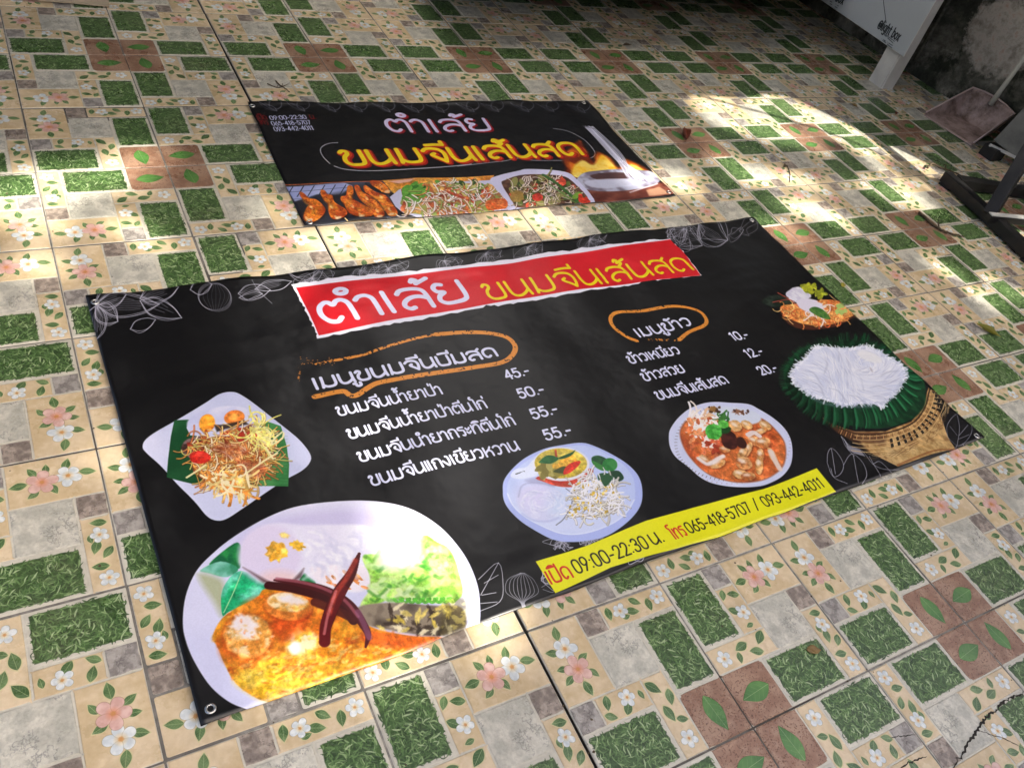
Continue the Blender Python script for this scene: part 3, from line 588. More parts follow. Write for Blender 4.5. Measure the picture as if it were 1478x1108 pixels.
    # ---------------- bowl upper right, noodle basket
    cv.frame(1080, 400, .2707)
    cv.poly([(60,150),(110,115),(200,115),(240,150),(170,175),(100,170)], (50,66,54), .8, 10, 4, col2=(26,40,30), nscale=20)
    cv.poly([(160,190),(260,240),(380,250),(520,190),(580,210),(460,270),(300,292),(200,260)], (96,50,36), .8, 5, 4)
    fd = [(165,170),(260,150),(380,130),(480,140),(550,200),(500,240),(380,268),(260,255),(180,215)]
    cv.poly(fd, (206,116,56), 1, 4, 4, col2=(222,150,80), nscale=22, contrast=2.2); cv.noodles(fd, 110, [(226,140,70),(236,170,96),(206,96,50),(232,190,120)], 50, 5, 0, 80, .7)
    cv.noodles([(280,180),(380,170),(400,210),(320,220)], 30, [(234,226,226)], 60, 5, 10, 60, .5); cv.ell((262,105), 66, 42, 0, (226,226,238), 1, 6, wob=.15, col2=(206,204,224), nscale=16); cv.ell((320,160), 70, 36, 10, (222,218,234), 1, 8, wob=.2)
    cv.blobs([(280,55),(340,60),(420,100),(400,125),(310,100)], 26, [(170,176,40),(196,200,60),(140,150,40)], (8,13)); cv.poly([(320,185),(350,165),(400,185),(435,230),(380,222)], (96,140,66), 1, 3, 4, col2=(60,110,50), nscale=12)
    cv.line([(120,152),(200,132),(240,140)], 5, (160,70,60), .9); cv.line([(150,98),(210,130),(262,166)], 6, (196,84,66), .9); cv.blobs([(460,150),(520,160),(520,200),(450,200)], 8, [(170,196,110)], (8,14))
    # basket
    wv = [(350,720),(440,790),(560,830),(720,835),(860,780),(930,690),(950,600),(985,640),(1020,740),(1060,860),(1098,920),(980,950),(880,985),(790,1015),(640,940),(500,850)]
    cv.poly(wv, (150,112,66), 1, 3, col2=(196,160,104), nscale=26, contrast=2)
    cv.poly([(340,720),(440,790),(560,850),(640,940),(600,920),(480,840),(380,760)], (36,24,20), .85, 16)
    cv.poly([(400,770),(560,830),(720,840),(720,900),(560,880),(460,830)], (86,54,36), .75, 14)
    cv.poly([(640,900),(800,930),(1000,880),(1070,880),(1096,925),(960,955),(790,1015)], (176,140,84), .8, 8, col2=(206,176,120), nscale=14)
    def arc(t, off):  # along the basket wall
        P = smooth([(440,790),(560,838),(720,842),(860,790),(935,700),(955,610)], 12); i = t*(len(P)-1); j = int(min(i, len(P)-2)); p = P[j]+(P[j+1]-P[j])*(i-j)
        d = P[j+1]-P[j]; d = d/np.linalg.norm(d); return p+np.array([-d[1], d[0]])*off*1.0
    for rrow in range(5):
        cv.line([arc(t, 12+rrow*20) for t in np.linspace(.2, 1, 16)], 3.2, (214,180,122), .9, 0)
    for i, t in enumerate(np.linspace(.08, .99, 46)):
        cv.line([arc(t, 4), arc(t, 28)], 3, (196,150,96) if i % 2 else (120,80,46), .9, 0)
    for i, t in enumerate(np.linspace(.42, .98, 15)):
        for off in (36, 62):
            a, b, c_, d_ = arc(t, off), arc(t+.018, off), arc(t+.018, off+19), arc(t, off+19)
            cv.poly([a, b, c_, d_], (22,18,16), .95, 1.5); cv.line([b, c_], 2.5, (226,200,150), .9, 0)
    cv.line([arc(t, 2) for t in np.linspace(0, 1, 20)], 6, (60,40,26), .9, 0)
    for k in range(60):
        t = .25+.75*rg.random(); cv.line([arc(t, 95+rg.random()*40), arc(min(t+.06, 1), 90+rg.random()*50)], 2.5, [(214,184,130),(120,88,50)][rg.integers(2)], .6, 0)
    cv.line([(790,1010),(860,980),(980,935),(1095,925)], 9, (150,100,56), .9)
    # banana leaf rim
    rim = [(185,520),(200,470),(260,400),(360,365),(520,350),(700,370),(830,440),(900,520),(940,620),(930,700),(860,770),(740,815),(620,815),(480,780),(380,720),(260,640),(200,580)]
    cv.poly(rim, (12,48,28), 1, 7, 4, col2=(22,70,40), nscale=24)
    cI = np.array([545., 540.])
    for k in range(150):
        a = k/150*2*math.pi+rg.normal()*.01; ca, sa = math.cos(a), math.sin(a)
        p0 = cI+[300*ca, 165*sa]; p1 = cI+[365*ca+10, 215*sa+(52 if sa > 0 else 0)*sa+12]; pm = (p0+p1)/2+[8*sa, 6]
        br = .35+.65*max(0, min(1, .5+.5*math.cos(a-.55)))
        c_ = [(24,96,54),(50,132,84),(10,44,26),(16,70,40)][k % 4]
        cv.line([p0, pm, p1], 11, tuple(int(q*br) for q in c_), .9, 5, 1.5, taper=True)
    for k in range(120):
        a = math.pi*.85+rg.random()*math.pi*.75; x, y = 545+350*math.cos(a), 545+200*math.sin(a); L = 22+22*rg.random()
        cv.line([(x, y), (x+math.cos(a)*L, y+math.sin(a)*L)], 3, [(20,84,46),(34,100,58),(10,44,26)][rg.integers(3)], .7, 0, taper=True)
    nd = [(228,525),(250,480),(300,440),(340,390),(380,378),(470,385),(560,382),(610,374),(680,392),(740,430),(800,465),(832,510),(825,560),(780,630),(740,660),(705,705),(660,690),(560,690),(500,695),(450,675),(340,640),(270,590),(240,560)]
    cv.poly(nd, (206,212,234), 1, 3, 3, col2=(220,224,240), nscale=60)
    for k in range(900):
        x = 240+rg.random()*590; y = 380+rg.random()*310
        if not inpoly((x, y), nd): continue
        c_ = np.array([620., 470.]); a = math.atan2(y-c_[1], (x-c_[0])*.7)+1.9; bend = .35+rg.normal()*.2; pts = [(x, y)]; L = 60+50*rg.random()
        if x < 560: a = .75+.5*math.sin(x/60.)+rg.normal()*.12
        for _ in range(4):
            a += bend*.25; q = (pts[-1][0]+math.cos(a)*L/4, pts[-1][1]+math.sin(a)*L/5.5)
            if not inpoly(q, nd): break
            pts.append(q)
        if len(pts) > 2: cv.line(pts, 3+3*rg.random(), [(186,190,212),(236,238,246),(226,230,242),(246,246,250),(206,210,228),(244,244,250)][rg.integers(6)], .5, 4, 2.5, taper=True)
    for (x, y, L, a0) in ((300,500,150,.5),(330,560,150,.6),(400,440,110,1.2),(420,600,150,.35),(480,480,160,.9),(560,520,130,.8),(520,640,150,.2),(640,600,120,-.3),(700,540,110,-.8),(460,390,90,1.0)):
        cv.line([(x, y), (x+L*.35*math.cos(a0), y+L*.3*math.sin(a0)), (x+L*.7*math.cos(a0+.3), y+L*.6*math.sin(a0+.3)), (x+L*math.cos(a0+.4), y+L*.8*math.sin(a0+.4))], 9, (160,166,190), .38, 6, 7, taper=True)
    nn = smooth(nd, 6, True)
    for p_ in nn:
        for _ in range(3):
            d_ = (p_-[540, 530])/np.linalg.norm(p_-[540, 530]); a = math.atan2(d_[1], d_[0])+rg.normal()*.6; q_ = p_+rg.normal(size=2)*5-d_*10
            cv.line([q_, q_+np.array([math.cos(a), math.sin(a)*.7])*(14+12*rg.random())], 6, [(226,230,244),(240,242,250),(196,202,222)][rg.integers(3)], .8, 0, 1.5, taper=True)
    cv.line([(250,560),(340,650),(450,688),(560,702),(660,700)], 16, (150,158,184), .35, 8, 14); cv.line([(700,690),(770,640),(815,560)], 14, (160,168,192), .35, 8, 12)
    cv.ell((640,430), 70, 26, 20, (234,234,236), .8, 16); cv.ell((650,500), 16, 5, 60, (150,140,150), .4, 6); cv.ell((590,560), 90, 30, 10, (226,230,244), .5, 30)
    cv.frame(0, 0, 1); photo_grain(cv, [edge, [(765,805),(1176,672),(1212,715),(795,866)], [(420,470),(760,460),(760,560),(430,600)], [(870,440),(1030,440),(1030,500),(870,500)]])
    return np.clip(cv.a, 0, 1)

def photo_grain(cv, boxes):
    """printed dots and picture detail on the saturated parts, leaving flat boxes alone"""
    sat = cv.a.max(2)-cv.a.min(2); m = np.clip((sat-.28)*5, 0, 1)
    for b in boxes:
        r = cv.pmask(cv.T(b), 3)
        x0, x1, y0, y1 = r[0]; m[y0:y1, x0:x1] *= 1-r[1]
    n1 = vnoise(cv.h, cv.w, 9, cv.rng, 3, .7)-.5; n2 = vnoise(cv.h, cv.w, 26, cv.rng, 3)-.5
    cv.a *= (1+(n1*.55+n2*.45)*m)[..., None]
    cv.a += (np.clip(n2-.10, 0, 1)*m*.5)[..., None]*np.array([1, .9, .7], np.float32)
    cv.a += ((vnoise(cv.h, cv.w, 3, cv.rng, 1)-.5)*.03*(cv.a.mean(2) > .15))[..., None]
def small_banner_art():
    W, Hh = 2048, 1024
    src = [(357,152),(847,148),(974,287),(440,328)]
    cv = Canvas(W, Hh, (17,17,19), homog(src, [(0,0),(W,0),(W,Hh),(0,Hh)]), 11)
    rg = cv.rng; LN = (150,150,164)
    cv.frame(0, 0, 1)
    for k in range(12):
        x = 372+k*40+rg.random()*6
        for j in range(3):
            a = rg.random()*20; cv.line([(x, 152), (x+8+a*.3, 156+j), (x+18, 160+j*1.2), (x+27, 164)], 2.4, LN, .55); cv.line([(x+27,164),(x+22,158),(x+8,153+j)], 2, LN, .5)
        t = np.linspace(0, 6.4, 20)
        for j in range(2): cv.line(np.c_[x+24+9*np.cos(t)+j, 155+(7-j)*np.sin(t)], 2.2, LN, .6, 0)
    # hours and telephone numbers
    cv.frame(340, 130, .23)
    write(cv, 'เปิด', (140,200), (200,199), 40, 5, (120,26,30)); write(cv, '09:00-22:30', (220,200), (448,196), 30, 4.6, W2); write(cv, 'น.', (470,196), (510,196), 36, 5, (120,26,30))
    write(cv, 'โทร', (150,234), (208,233), 36, 5, (120,26,30)); write(cv, '065-418-5707', (230,236), (474,230), 30, 4.6, W2); write(cv, '093-442-4011', (246,271), (492,264), 30, 4.6, W2)
    WL = (206,206,216)
    cv.frame(340, 130, .23)
    cv.line([(640,342),(580,350),(540,372),(532,400),(550,435),(590,476)], 5, WL, .8); cv.line([(618,492),(680,510),(800,518),(1000,512),(1200,500),(1478,470)], 6, WL, .85)
    cv.frame(660, 130, .23)
    cv.line([(0,482),(180,466),(300,456),(370,440),(440,450),(600,450),(780,446),(850,430),(855,395),(800,330),(720,282),(660,262),(600,252)], 5, WL, .75)
    # dark wood at the right, flames and noodles lifted from the pot
    cv.poly([(760,600),(1000,620),(1240,590),(1300,600),(1360,668),(1100,700),(860,725)], (92,44,36), 1, 4, 0, col2=(130,74,60), nscale=60)
    cv.poly([(1180,640),(1260,620),(1330,665),(1200,680)], (190,150,120), .8, 12)
    cv.poly([(660,420),(760,330),(800,380),(850,460),(870,400),(960,440),(1010,500),(1060,440),(1200,520),(1210,560),(700,560),(680,500)], (226,110,24), .95, 26, 4, col2=(120,40,10), nscale=70)
    cv.poly([(720,500),(780,450),(850,480),(900,420),(960,460),(1020,520),(1090,470),(1190,530),(1180,560),(760,560)], (250,196,40), .95, 20, 4, col2=(255,226,110), nscale=50)
    cv.poly([(745,580),(790,530),(900,515),(1060,505),(1200,520),(1270,570),(1220,610),(1080,640),(900,645),(790,625)], (120,112,128), 1, 4, 5, col2=(180,184,206), nscale=60, contrast=2)
    cv.poly([(830,545),(960,528),(1100,535),(1080,562),(900,575)], (80,56,56), 1, 10, 4); cv.poly([(790,585),(900,570),(1080,570),(1180,590),(1080,615),(880,625)], (196,200,222), .9, 12, 4)
    for k in range(46):
        o = rg.normal()*.5; x0 = 800+rg.random()*50; xb = 1050+rg.random()*110
        cv.line([(x0, 232+rg.random()*12), (x0+90+20*o, 330), (x0+180+20*o, 430), (xb, 530+rg.random()*20), (xb+40+20*o, 560+rg.random()*20)], 4+3*rg.random(), [(196,196,220),(226,226,240),(140,140,164)][rg.integers(3)], .7, 5, 2)
    cv.line([(1080,655),(1160,628),(1250,600)], 10, (206,196,206), .8); cv.line([(790,235),(860,250)], 12, (120,120,130), .6, feather=5)
    # titles
    cv.frame(0, 0, 1)
    for col, w, off in (((150,14,30), 34, (8,10)), ((214,206,238), 27, (0,0))): write(cv, 'ตำเล้ย', (562,192), (712,190), 118, w*.78, col, off=off)
    for col, w, off in (((150,20,20), 60, (10,13)), ((206,60,20), 52, (4,6)), ((240,214,30), 33, (0,0))): write(cv, 'ขนมจีนเส้นสด', (499,241), (842,225), 122, w*.72, col, off=off)
    # food strip
    cv.frame(400, 225, .23)
    cv.poly([(45,190),(400,180),(700,168),(760,200),(700,260),(790,410),(180,450)], (60,70,92), 1, 3, 0, col2=(46,40,40), nscale=70)
    cv.poly([(50,200),(420,184),(470,200),(400,260),(250,250),(110,290)], (150,160,206), 1, 8, 0, col2=(170,180,220), nscale=60)
    cv.line([(45,188),(400,180),(660,168)], 5, (206,110,60), .9, 0)
    for k in range(10): cv.line([(100+66*k,196),(60+66*k,260)], 5, (44,50,70), .9, 0)
    for k in range(4): cv.line([(70,232+46*k),(700,200+46*k)], 4, (44,50,70), .6, 0)
    cv.poly([(660,165),(860,150),(1000,148),(1360,130),(1330,200),(1300,240),(760,260),(720,240)], (206,130,44), 1, 5, 0, col2=(226,166,70), nscale=60)
    cv.poly([(690,170),(860,155),(830,175),(760,185)], (226,186,190), .8, 8)
    def wing(out, hi, tip):
        out = np.array(out, float)
        cv.poly(out+[7, 9], (40,22,18), .8, 10, 5)
        cv.poly(out, (176,70,22), 1, 4, 5, col2=(222,122,36), nscale=34, contrast=2.2)
        c = out.mean(0); cv.poly((out-c)*[.55,.6]+c+[-8, 6], (232,160,54), .75, 16, 5, col2=(206,90,30), nscale=20, contrast=2)
        for h in hi: cv.ell(h, 16, 7, 50, (250,214,150), .7, 6)
        for _ in range(12):
            j = out[rg.integers(len(out))]*.6+c*.4; cv.ell((j[0]+rg.normal()*14, j[1]+rg.normal()*14), 4+rg.random()*6, 3, rg.random()*180, (120,34,14), .6, 4)
        cv.ell(tip, 20, 9, -10, (232,214,180), .75, 7)
    cv.poly([(100,300),(250,260),(420,240),(640,230),(760,380),(500,430),(180,440)], (34,34,40), .75, 30)
    wing([(142,232),(165,238),(200,270),(245,280),(290,320),(302,355),(270,395),(225,418),(180,415),(165,385),(185,330),(205,302),(172,282),(145,255)], [(215,330),(185,395)], (205,405))
    wing([(272,225),(298,228),(312,250),(345,260),(360,300),(425,345),(438,375),(405,400),(350,405),(325,370),(318,310),(292,285),(275,255)], [(340,330),(370,395)], (385,398))
    wing([(440,205),(470,205),(478,245),(465,275),(520,310),(600,355),(590,395),(520,400),(450,370),(420,320),(398,290),(400,268),(430,260)], [(470,330),(520,385)], (530,395))
    wing([(482,205),(510,200),(535,240),(590,270),(640,320),(672,375),(655,402),(610,402),(590,350),(540,310),(505,270)], [(560,280),(625,360)], (640,398))
    wing([(540,205),(560,200),(610,235),(680,260),(720,310),(752,360),(745,390),(700,392),(670,350),(640,300),(590,265),(550,240)], [(650,270),(705,350)], (715,380))
    wing([(580,170),(640,170),(690,205),(705,245),(660,240),(610,215)], [(650,200)], (690,235))
    cv.line([(560,188),(600,210),(640,235)], 18, (20,24,30), .85); cv.line([(740,375),(770,405)], 6, (226,200,140), 1, 0); cv.line([(425,405),(440,425)], 6, (226,200,140), 1, 0)
    # salad plate
    cv.poly([(705,270),(760,225),(820,200),(1000,170),(1340,160),(1440,250),(1478,345),(1300,380),(1000,395),(880,398),(790,370),(740,330)], (196,198,226), 1, 3, 0)
    sal = [(770,310),(790,250),(820,215),(950,175),(1150,175),(1340,190),(1400,250),(1440,330),(1340,360),(1100,385),(960,385),(820,370)]
    cv.poly(sal, (196,110,60), 1, 5, 0, col2=(150,160,80), nscale=40, contrast=2.5)
    cv.blobs(sal, 60, [(196,70,36),(214,100,50),(150,40,26),(226,170,90)], (12,26), alpha=.9)
    cv.blobs([(780,240),(830,200),(960,180),(900,260),(800,290)], 26, [(56,120,40),(96,160,60),(36,80,32)], (14,24)); cv.blobs([(1100,180),(1340,170),(1300,240),(1150,240)], 16, [(110,150,60),(46,86,40),(196,196,120)], (12,24)); cv.blobs(sal, 18, [(100,160,60),(160,190,90)], (12,20))
    cv.noodles(sal, 190, [(232,228,232),(236,220,200),(206,110,60),(150,170,90),(240,240,244)], 70, 6.5, 20, 40, .3, .9, shadow=(110,60,40))
    cv.poly([(1310,290),(1420,275),(1440,330),(1330,350)], (206,90,40), 1, 5, 4, col2=(226,130,70), nscale=16)
    cv.line([(1080,240),(1160,270)], 26, (190,80,50), 1)
    cv.frame(660, 130, .23)
    cv.poly([(205,575),(250,548),(380,520),(440,508),(640,515),(740,560),(860,725),(620,735),(360,755),(230,765),(330,740),(270,660)], (204,204,234), 1, 3, 4)
    cv.poly([(278,600),(300,575),(420,545),(640,545),(730,590),(820,700),(700,735),(400,750),(340,700)], (70,44,34), 1, 5, 4, col2=(110,76,56), nscale=30)
    sl = [(310,620),(400,560),(600,550),(720,600),(790,700),(600,735),(400,735)]
    cv.blobs(sl, 50, [(90,110,50),(60,84,40),(140,140,80),(190,70,50)], (12,22)); cv.noodles(sl, 120, [(226,214,206),(206,190,150),(236,226,220),(150,150,80)], 60, 5.5, 20, 60, .5, .9, shadow=(50,34,26))
    cv.line([(540,545),(640,610),(760,715)], 24, (60,106,50), 1, 5, 3); cv.line([(570,600),(660,660),(740,722)], 12, (96,140,70), 1, 5, 3); cv.blobs([(730,660),(820,660),(820,715),(740,715)], 8, [(206,60,40),(120,160,60)], (12,20)); cv.ell((370,680), 44, 36, 0, (150,120,56), .9, 4, wob=.3); cv.ell((500,685), 34, 26, 0, (190,50,40), .9, 4)
    cv.frame(0, 0, 1); photo_grain(cv, [[(340,140),(860,140),(905,246),(408,268)], [(808,190),(960,190),(985,262),(822,255)]])
    return np.clip(cv.a, 0, 1)
# ------------------------------------------------------------------ materials
def img(name, a, data=False):
    h, w = a.shape[:2]; im = bpy.data.images.new(name, w, h, alpha=False)
    if data: im.colorspace_settings.name = 'Non-Color'
    buf = np.ones((h, w, 4), np.float32); buf[..., :3] = a[::-1] if a.ndim == 3 else a[::-1, :, None]
    im.pixels.foreach_set(buf.ravel()); im.update(); im.pack()
    return im
class NT:
    def __init__(s, name):
        s.m = bpy.data.materials.new(name); s.m.use_nodes = True; s.t = s.m.node_tree; s.b = s.t.nodes['Principled BSDF']
    def n(s, t, **k):
        x = s.t.nodes.new(t)
        for a, v in k.items():
            if a.startswith('i_'):
                kk = a[2:]; x.inputs[int(kk) if kk.isdigit() else kk.replace('_', ' ')].default_value = v
            else: setattr(x, a, v)
        return x
    def l(s, a, b): s.t.links.new(a, b)
    def coord(s, kind='Object'): return s.n('ShaderNodeTexCoord').outputs[kind]
    def geo(s): return s.n('ShaderNodeNewGeometry').outputs['Position']
    def noise(s, co, scale, detail=5, rough=.6, dist=0):
        x = s.n('ShaderNodeTexNoise', i_Scale=scale, i_Detail=detail, i_Roughness=rough, i_Distortion=dist); s.l(co, x.inputs['Vector']); return x.outputs['Fac']
    def ramp(s, f, stops):
        x = s.n('ShaderNodeValToRGB'); e = x.color_ramp.elements
        while len(e) < len(stops): e.new(.5)
        for el, (p, c) in zip(e, stops): el.position = p; el.color = (*c, 1) if len(c) == 3 else c
        s.l(f, x.inputs[0]); return x.outputs[0]
    def mix(s, f, a, b, mode='MIX'):
        x = s.n('ShaderNodeMix', data_type='RGBA', blend_type=mode)
        for sock, v in ((x.inputs[0], f), (x.inputs[6], a), (x.inputs[7], b)):
            if isinstance(v, (int, float)): sock.default_value = v
            elif isinstance(v, tuple): sock.default_value = (*v, 1)
            else: s.l(v, sock)
        return x.outputs[2]
    def math(s, op, a, b=0.0, clamp=False):
        x = s.n('ShaderNodeMath', operation=op, use_clamp=clamp)
        for sock, v in ((x.inputs[0], a), (x.inputs[1], b)):
            if isinstance(v, (int, float)): sock.default_value = v
            else: s.l(v, sock)
        return x.outputs[0]
    def base(s, c):
        if isinstance(c, tuple): s.b.inputs['Base Color'].default_value = (*c, 1)
        else: s.l(c, s.b.inputs['Base Color'])
    def rough(s, v):
        if isinstance(v, (int, float)): s.b.inputs['Roughness'].default_value = v
        else: s.l(v, s.b.inputs['Roughness'])
    def bump(s, h, dist, strength=1.0, prev=None):
        x = s.n('ShaderNodeBump', i_Strength=strength, i_Distance=dist); s.l(h, x.inputs['Height'])
        if prev is not None: s.l(prev, x.inputs['Normal'])
        s.l(x.outputs[0], s.b.inputs['Normal']); return x.outputs[0]

def simple(name, c1, c2, scale=20, rough=.5, bump=.001, metal=0, bscale=None):
    k = NT(name); co = k.coord(); f = k.noise(co, scale)
    k.base(k.ramp(f, [(.3, c1), (.7, c2)])); k.rough(k.math('ADD', k.math('MULTIPLY', k.noise(co, scale*2), .25), rough-.12)); k.b.inputs['Metallic'].default_value = metal
    if bump: k.bump(k.noise(co, bscale or scale*4), bump)
    return k.m

def tile_material(ca, cz):
    k = NT('glazed_printed_tile'); uv = k.coord('UV')
    t = k.n('ShaderNodeTexImage', image=img('tile_print', ca)); k.l(uv, t.inputs[0]); z = k.n('ShaderNodeTexImage', image=img('tile_relief', cz, True)); k.l(uv, z.inputs[0])
    oi = k.n('ShaderNodeObjectInfo').outputs['Random']; g = k.geo()
    hsv = k.n('ShaderNodeHueSaturation'); k.l(t.outputs[0], hsv.inputs['Color']); k.l(k.math('ADD', k.math('MULTIPLY', oi, .15), .86), hsv.inputs['Value']); k.l(k.math('ADD', k.math('MULTIPLY', k.noise(g, 1.3), .2), .86), hsv.inputs['Saturation'])
    d1 = k.ramp(k.noise(g, 3.1, 8, .7), [(.50, (0, 0, 0)), (.78, (1, 1, 1))]); d2 = k.ramp(k.noise(g, 34, 6, .7), [(.35, (0, 0, 0)), (.75, (1, 1, 1))])
    dirt = k.math('MULTIPLY', k.math('MULTIPLY', d1, d2), .75)
    c = k.mix(dirt, hsv.outputs[0], (.16, .13, .09))
    spk = k.ramp(k.noise(g, 210, 2, .5), [(.735, (0, 0, 0)), (.76, (1, 1, 1))]); spm = k.ramp(k.noise(g, 5, 3), [(.5, (0, 0, 0)), (.65, (1, 1, 1))])
    c = k.mix(k.math('MULTIPLY', k.math('MULTIPLY', spk, spm), .7), c, (.05, .04, .03))
    k.base(c)
    k.rough(k.math('ADD', k.math('MULTIPLY', k.noise(g, 9, 5, .7), .34), .12)); k.b.inputs['Specular IOR Level'].default_value = .5
    b = k.bump(z.outputs[0], .0022, .85); k.bump(k.noise(g, 420, 2), .0002, .4, b)
    return k.m
def grout_material():
    k = NT('dirty_grout'); g = k.geo()
    k.base(k.mix(k.ramp(k.noise(g, 2.2, 6), [(.42, (0, 0, 0)), (.6, (1, 1, 1))]), k.ramp(k.noise(g, 60), [(.3, (.16, .15, .13)), (.7, (.36, .34, .30))]), (.07, .06, .05))); k.rough(.9); k.bump(k.noise(g, 300), .001); return k.m
def vinyl_material(name, a):
    k = NT(name); uv = k.coord('UV'); t = k.n('ShaderNodeTexImage', image=img(name+'_print', a)); k.l(uv, t.inputs[0]); g = k.geo()
    dust = k.ramp(k.noise(g, 7, 8, .75), [(.45, (0, 0, 0)), (.85, (1, 1, 1))])
    k.base(k.mix(k.math('MULTIPLY', dust, .008), t.outputs[0], (.45, .42, .36)))
    k.rough(k.math('ADD', k.math('MULTIPLY', k.noise(g, 4, 6, .6),   .16), .25)); k.b.inputs['Specular IOR Level'].default_value = .43
    b = k.bump(k.noise(g, 7, 3, .5), .009, .5); b = k.bump(k.noise(g, 24, 2, .5), .0012, .5, b); k.bump(k.noise(g, 900, 2), .00012, .5, b)
    return k.m
def wall_material():
    k = NT('mouldy_plaster'); g = k.geo()
    n1 = k.noise(g, 3.2, 9, .68, .4); c = k.ramp(n1, [(.34, (.022, .024, .016)), (.46, (.07, .072, .052)), (.56, (.20, .19, .15)), (.66, (.46, .43, .37))])
    c = k.mix(k.ramp(k.noise(g, 7, 7, .7), [(.52, (0, 0, 0)), (.60, (1, 1, 1))]), c, (.035, .040, .024))
    c = k.mix(.75, c, k.ramp(k.noise(g, 38, 8, .75), [(.35, (.35, .35, .33)), (.62, (1.0, 1.0, 1.0))]), 'MULTIPLY')
    c = k.mix(k.ramp(k.noise(g, 5.1, 4, .6, 1.0), [(.64, (0, 0, 0)), (.68, (1, 1, 1))]), c, (.30, .17, .12))
    vm = k.n('ShaderNodeVectorMath', operation='DISTANCE'); k.l(g, vm.inputs[0]); vm.inputs[1].default_value = tuple(on_x(1446, 52, 3.93)) if 'on_x' in globals() else (3.93, -.4, .5)
    dm = k.math('SUBTRACT', 1.0, k.math('MULTIPLY', vm.outputs['Value'], 3.6), True); pm = k.ramp(k.math('ADD', dm, k.math('MULTIPLY', k.noise(g, 13, 8, .7), .9)), [(.80, (0, 0, 0)), (.92, (1, 1, 1))])
    c = k.mix(pm, c, k.ramp(k.noise(g, 22, 6, .7), [(.3, (.22, .19, .15)), (.55, (.50, .46, .40)), (.75, (.40, .25, .19))]))
    k.base(c); k.rough(.9); b = k.bump(n1, .02); k.bump(k.noise(g, 60, 6, .7), .006, .8, b); return k.m
M = {}
def sheen_sheet_material():  # for the added roof sheet that the banner reflects as sheen
    k = NT('translucent_sheet'); a = k.n('ShaderNodeBsdfTransparent'); b = k.n('ShaderNodeBsdfTranslucent'); b.inputs[0].default_value = (.8, .8, .76, 1); mx = k.n('ShaderNodeMixShader'); mx.inputs[0].default_value = .5
    k.l(a.outputs[0], mx.inputs[1]); k.l(b.outputs[0], mx.inputs[2]); k.l(mx.outputs[0], k.t.nodes['Material Output'].inputs[0]); return k.m
def build_materials():
    M['sheen_sheet'] = sheen_sheet_material()
    ta, tz = tile_art()
    M['tile'] = tile_material(ta, tz); M['grout'] = grout_material(); M['wall'] = wall_material()
    M['big'] = vinyl_material('menu_banner', big_banner_art()); M['small'] = vinyl_material('shop_banner', small_banner_art())
    M['steel'] = simple('eyelet_steel', (.5, .5, .48), (.7, .7, .68), 200, .28, 0, 1)
    M['white_paint'] = simple('chipped_white_paint', (.58, .57, .53), (.74, .73, .70), 9, .55, .002)
    M['black_paint'] = simple('black_painted_steel', (.006, .006, .007), (.022, .021, .021), 24, .5, .001)
    M['pink_plastic'] = simple('dusty_pink_plastic', (.40, .29, .265), (.56, .44, .41), 8, .5, .0008)
    k = NT('dirty_pink_plastic'); co = k.geo()
    k.base(k.mix(k.ramp(k.noise(co, 11, 7, .7), [(.42, (0, 0, 0)), (.62, (1, 1, 1))]), (.42, .31, .28), (.12, .075, .055))); k.rough(.55); k.bump(k.noise(co, 60, 4), .0012); M['pink_dirty'] = k.m
    M['pale_plastic'] = simple('pale_plastic_tube', (.46, .45, .36), (.56, .55, .46), 12, .45, .0005)
    M['board'] = simple('grey_cement_board', (.09, .095, .085), (.20, .20, .18), 14, .8, .003)
    M['board_edge'] = simple('pale_board_edge', (.5, .5, .47), (.66, .66, .62), 30, .6, .001)
    M['bark'] = simple('twig_bark', (.05, .035, .02), (.14, .10, .055), 60, .8, .002)
    M['red_leaf'] = simple('dry_red_leaf', (.16, .035, .02), (.34, .10, .05), 40, .6, .001)
    M['yellow_leaf'] = simple('yellowing_leaf', (.24, .26, .03), (.42, .30, .04), 30, .5, .001)
    M['brown_leaf'] = simple('brown_leaf', (.17, .10, .03), (.30, .20, .07), 40, .6, .001)
    M['card'] = simple('beige_card', (.40, .33, .23), (.50, .42, .30), 6, .75, .0006)
    M['foliage'] = simple('tree_leaf', (.035, .07, .018), (.08, .13, .03), 3, .5, 0)
    M['trunk'] = simple('tree_bark', (.09, .07, .05), (.2, .16, .12), 8, .9, .02)
    M['ground'] = simple('bare_concrete', (.20, .19, .17), (.32, .30, .27), 3, .9, .004)
    M['roof'] = simple('corrugated_roof', (.10, .10, .10), (.2, .2, .2), 5, .6, .002)
    M['crack'] = simple('crack_dirt', (.012, .010, .008), (.04, .035, .028), 80, .95, 0)
    M['rubber'] = simple('black_rubber', (.01, .01, .01), (.02, .02, .02), 30, .7, .001)
# ------------------------------------------------------------------ object helpers
def tag(o, label=None, cat=None, group=None, kind=None):
    if label: o['label'] = label
    if cat: o['category'] = cat
    if group: o['group'] = group
    if kind: o['kind'] = kind
    return o
def mesh_obj(name, verts, faces, mat, parent=None, smooth_=False, loc=None, uvs=None, me_only=False):
    me = bpy.data.meshes.new(name); me.from_pydata([tuple(v) for v in verts], [], faces)
    if mat: me.materials.append(mat)
    if smooth_: me.polygons.foreach_set('use_smooth', [True]*len(me.polygons))
    if uvs is not None:
        L = me.uv_layers.new(name='UVMap'); vi = np.empty(len(me.loops), np.int32); me.loops.foreach_get('vertex_index', vi)
        L.data.foreach_set('uv', np.asarray(uvs, np.float32)[vi].ravel())
    me.update()
    if me_only: return me
    o = bpy.data.objects.new(name, me); COL.objects.link(o)
    if parent: o.parent = parent
    if loc is not None: o.location = loc
    return o
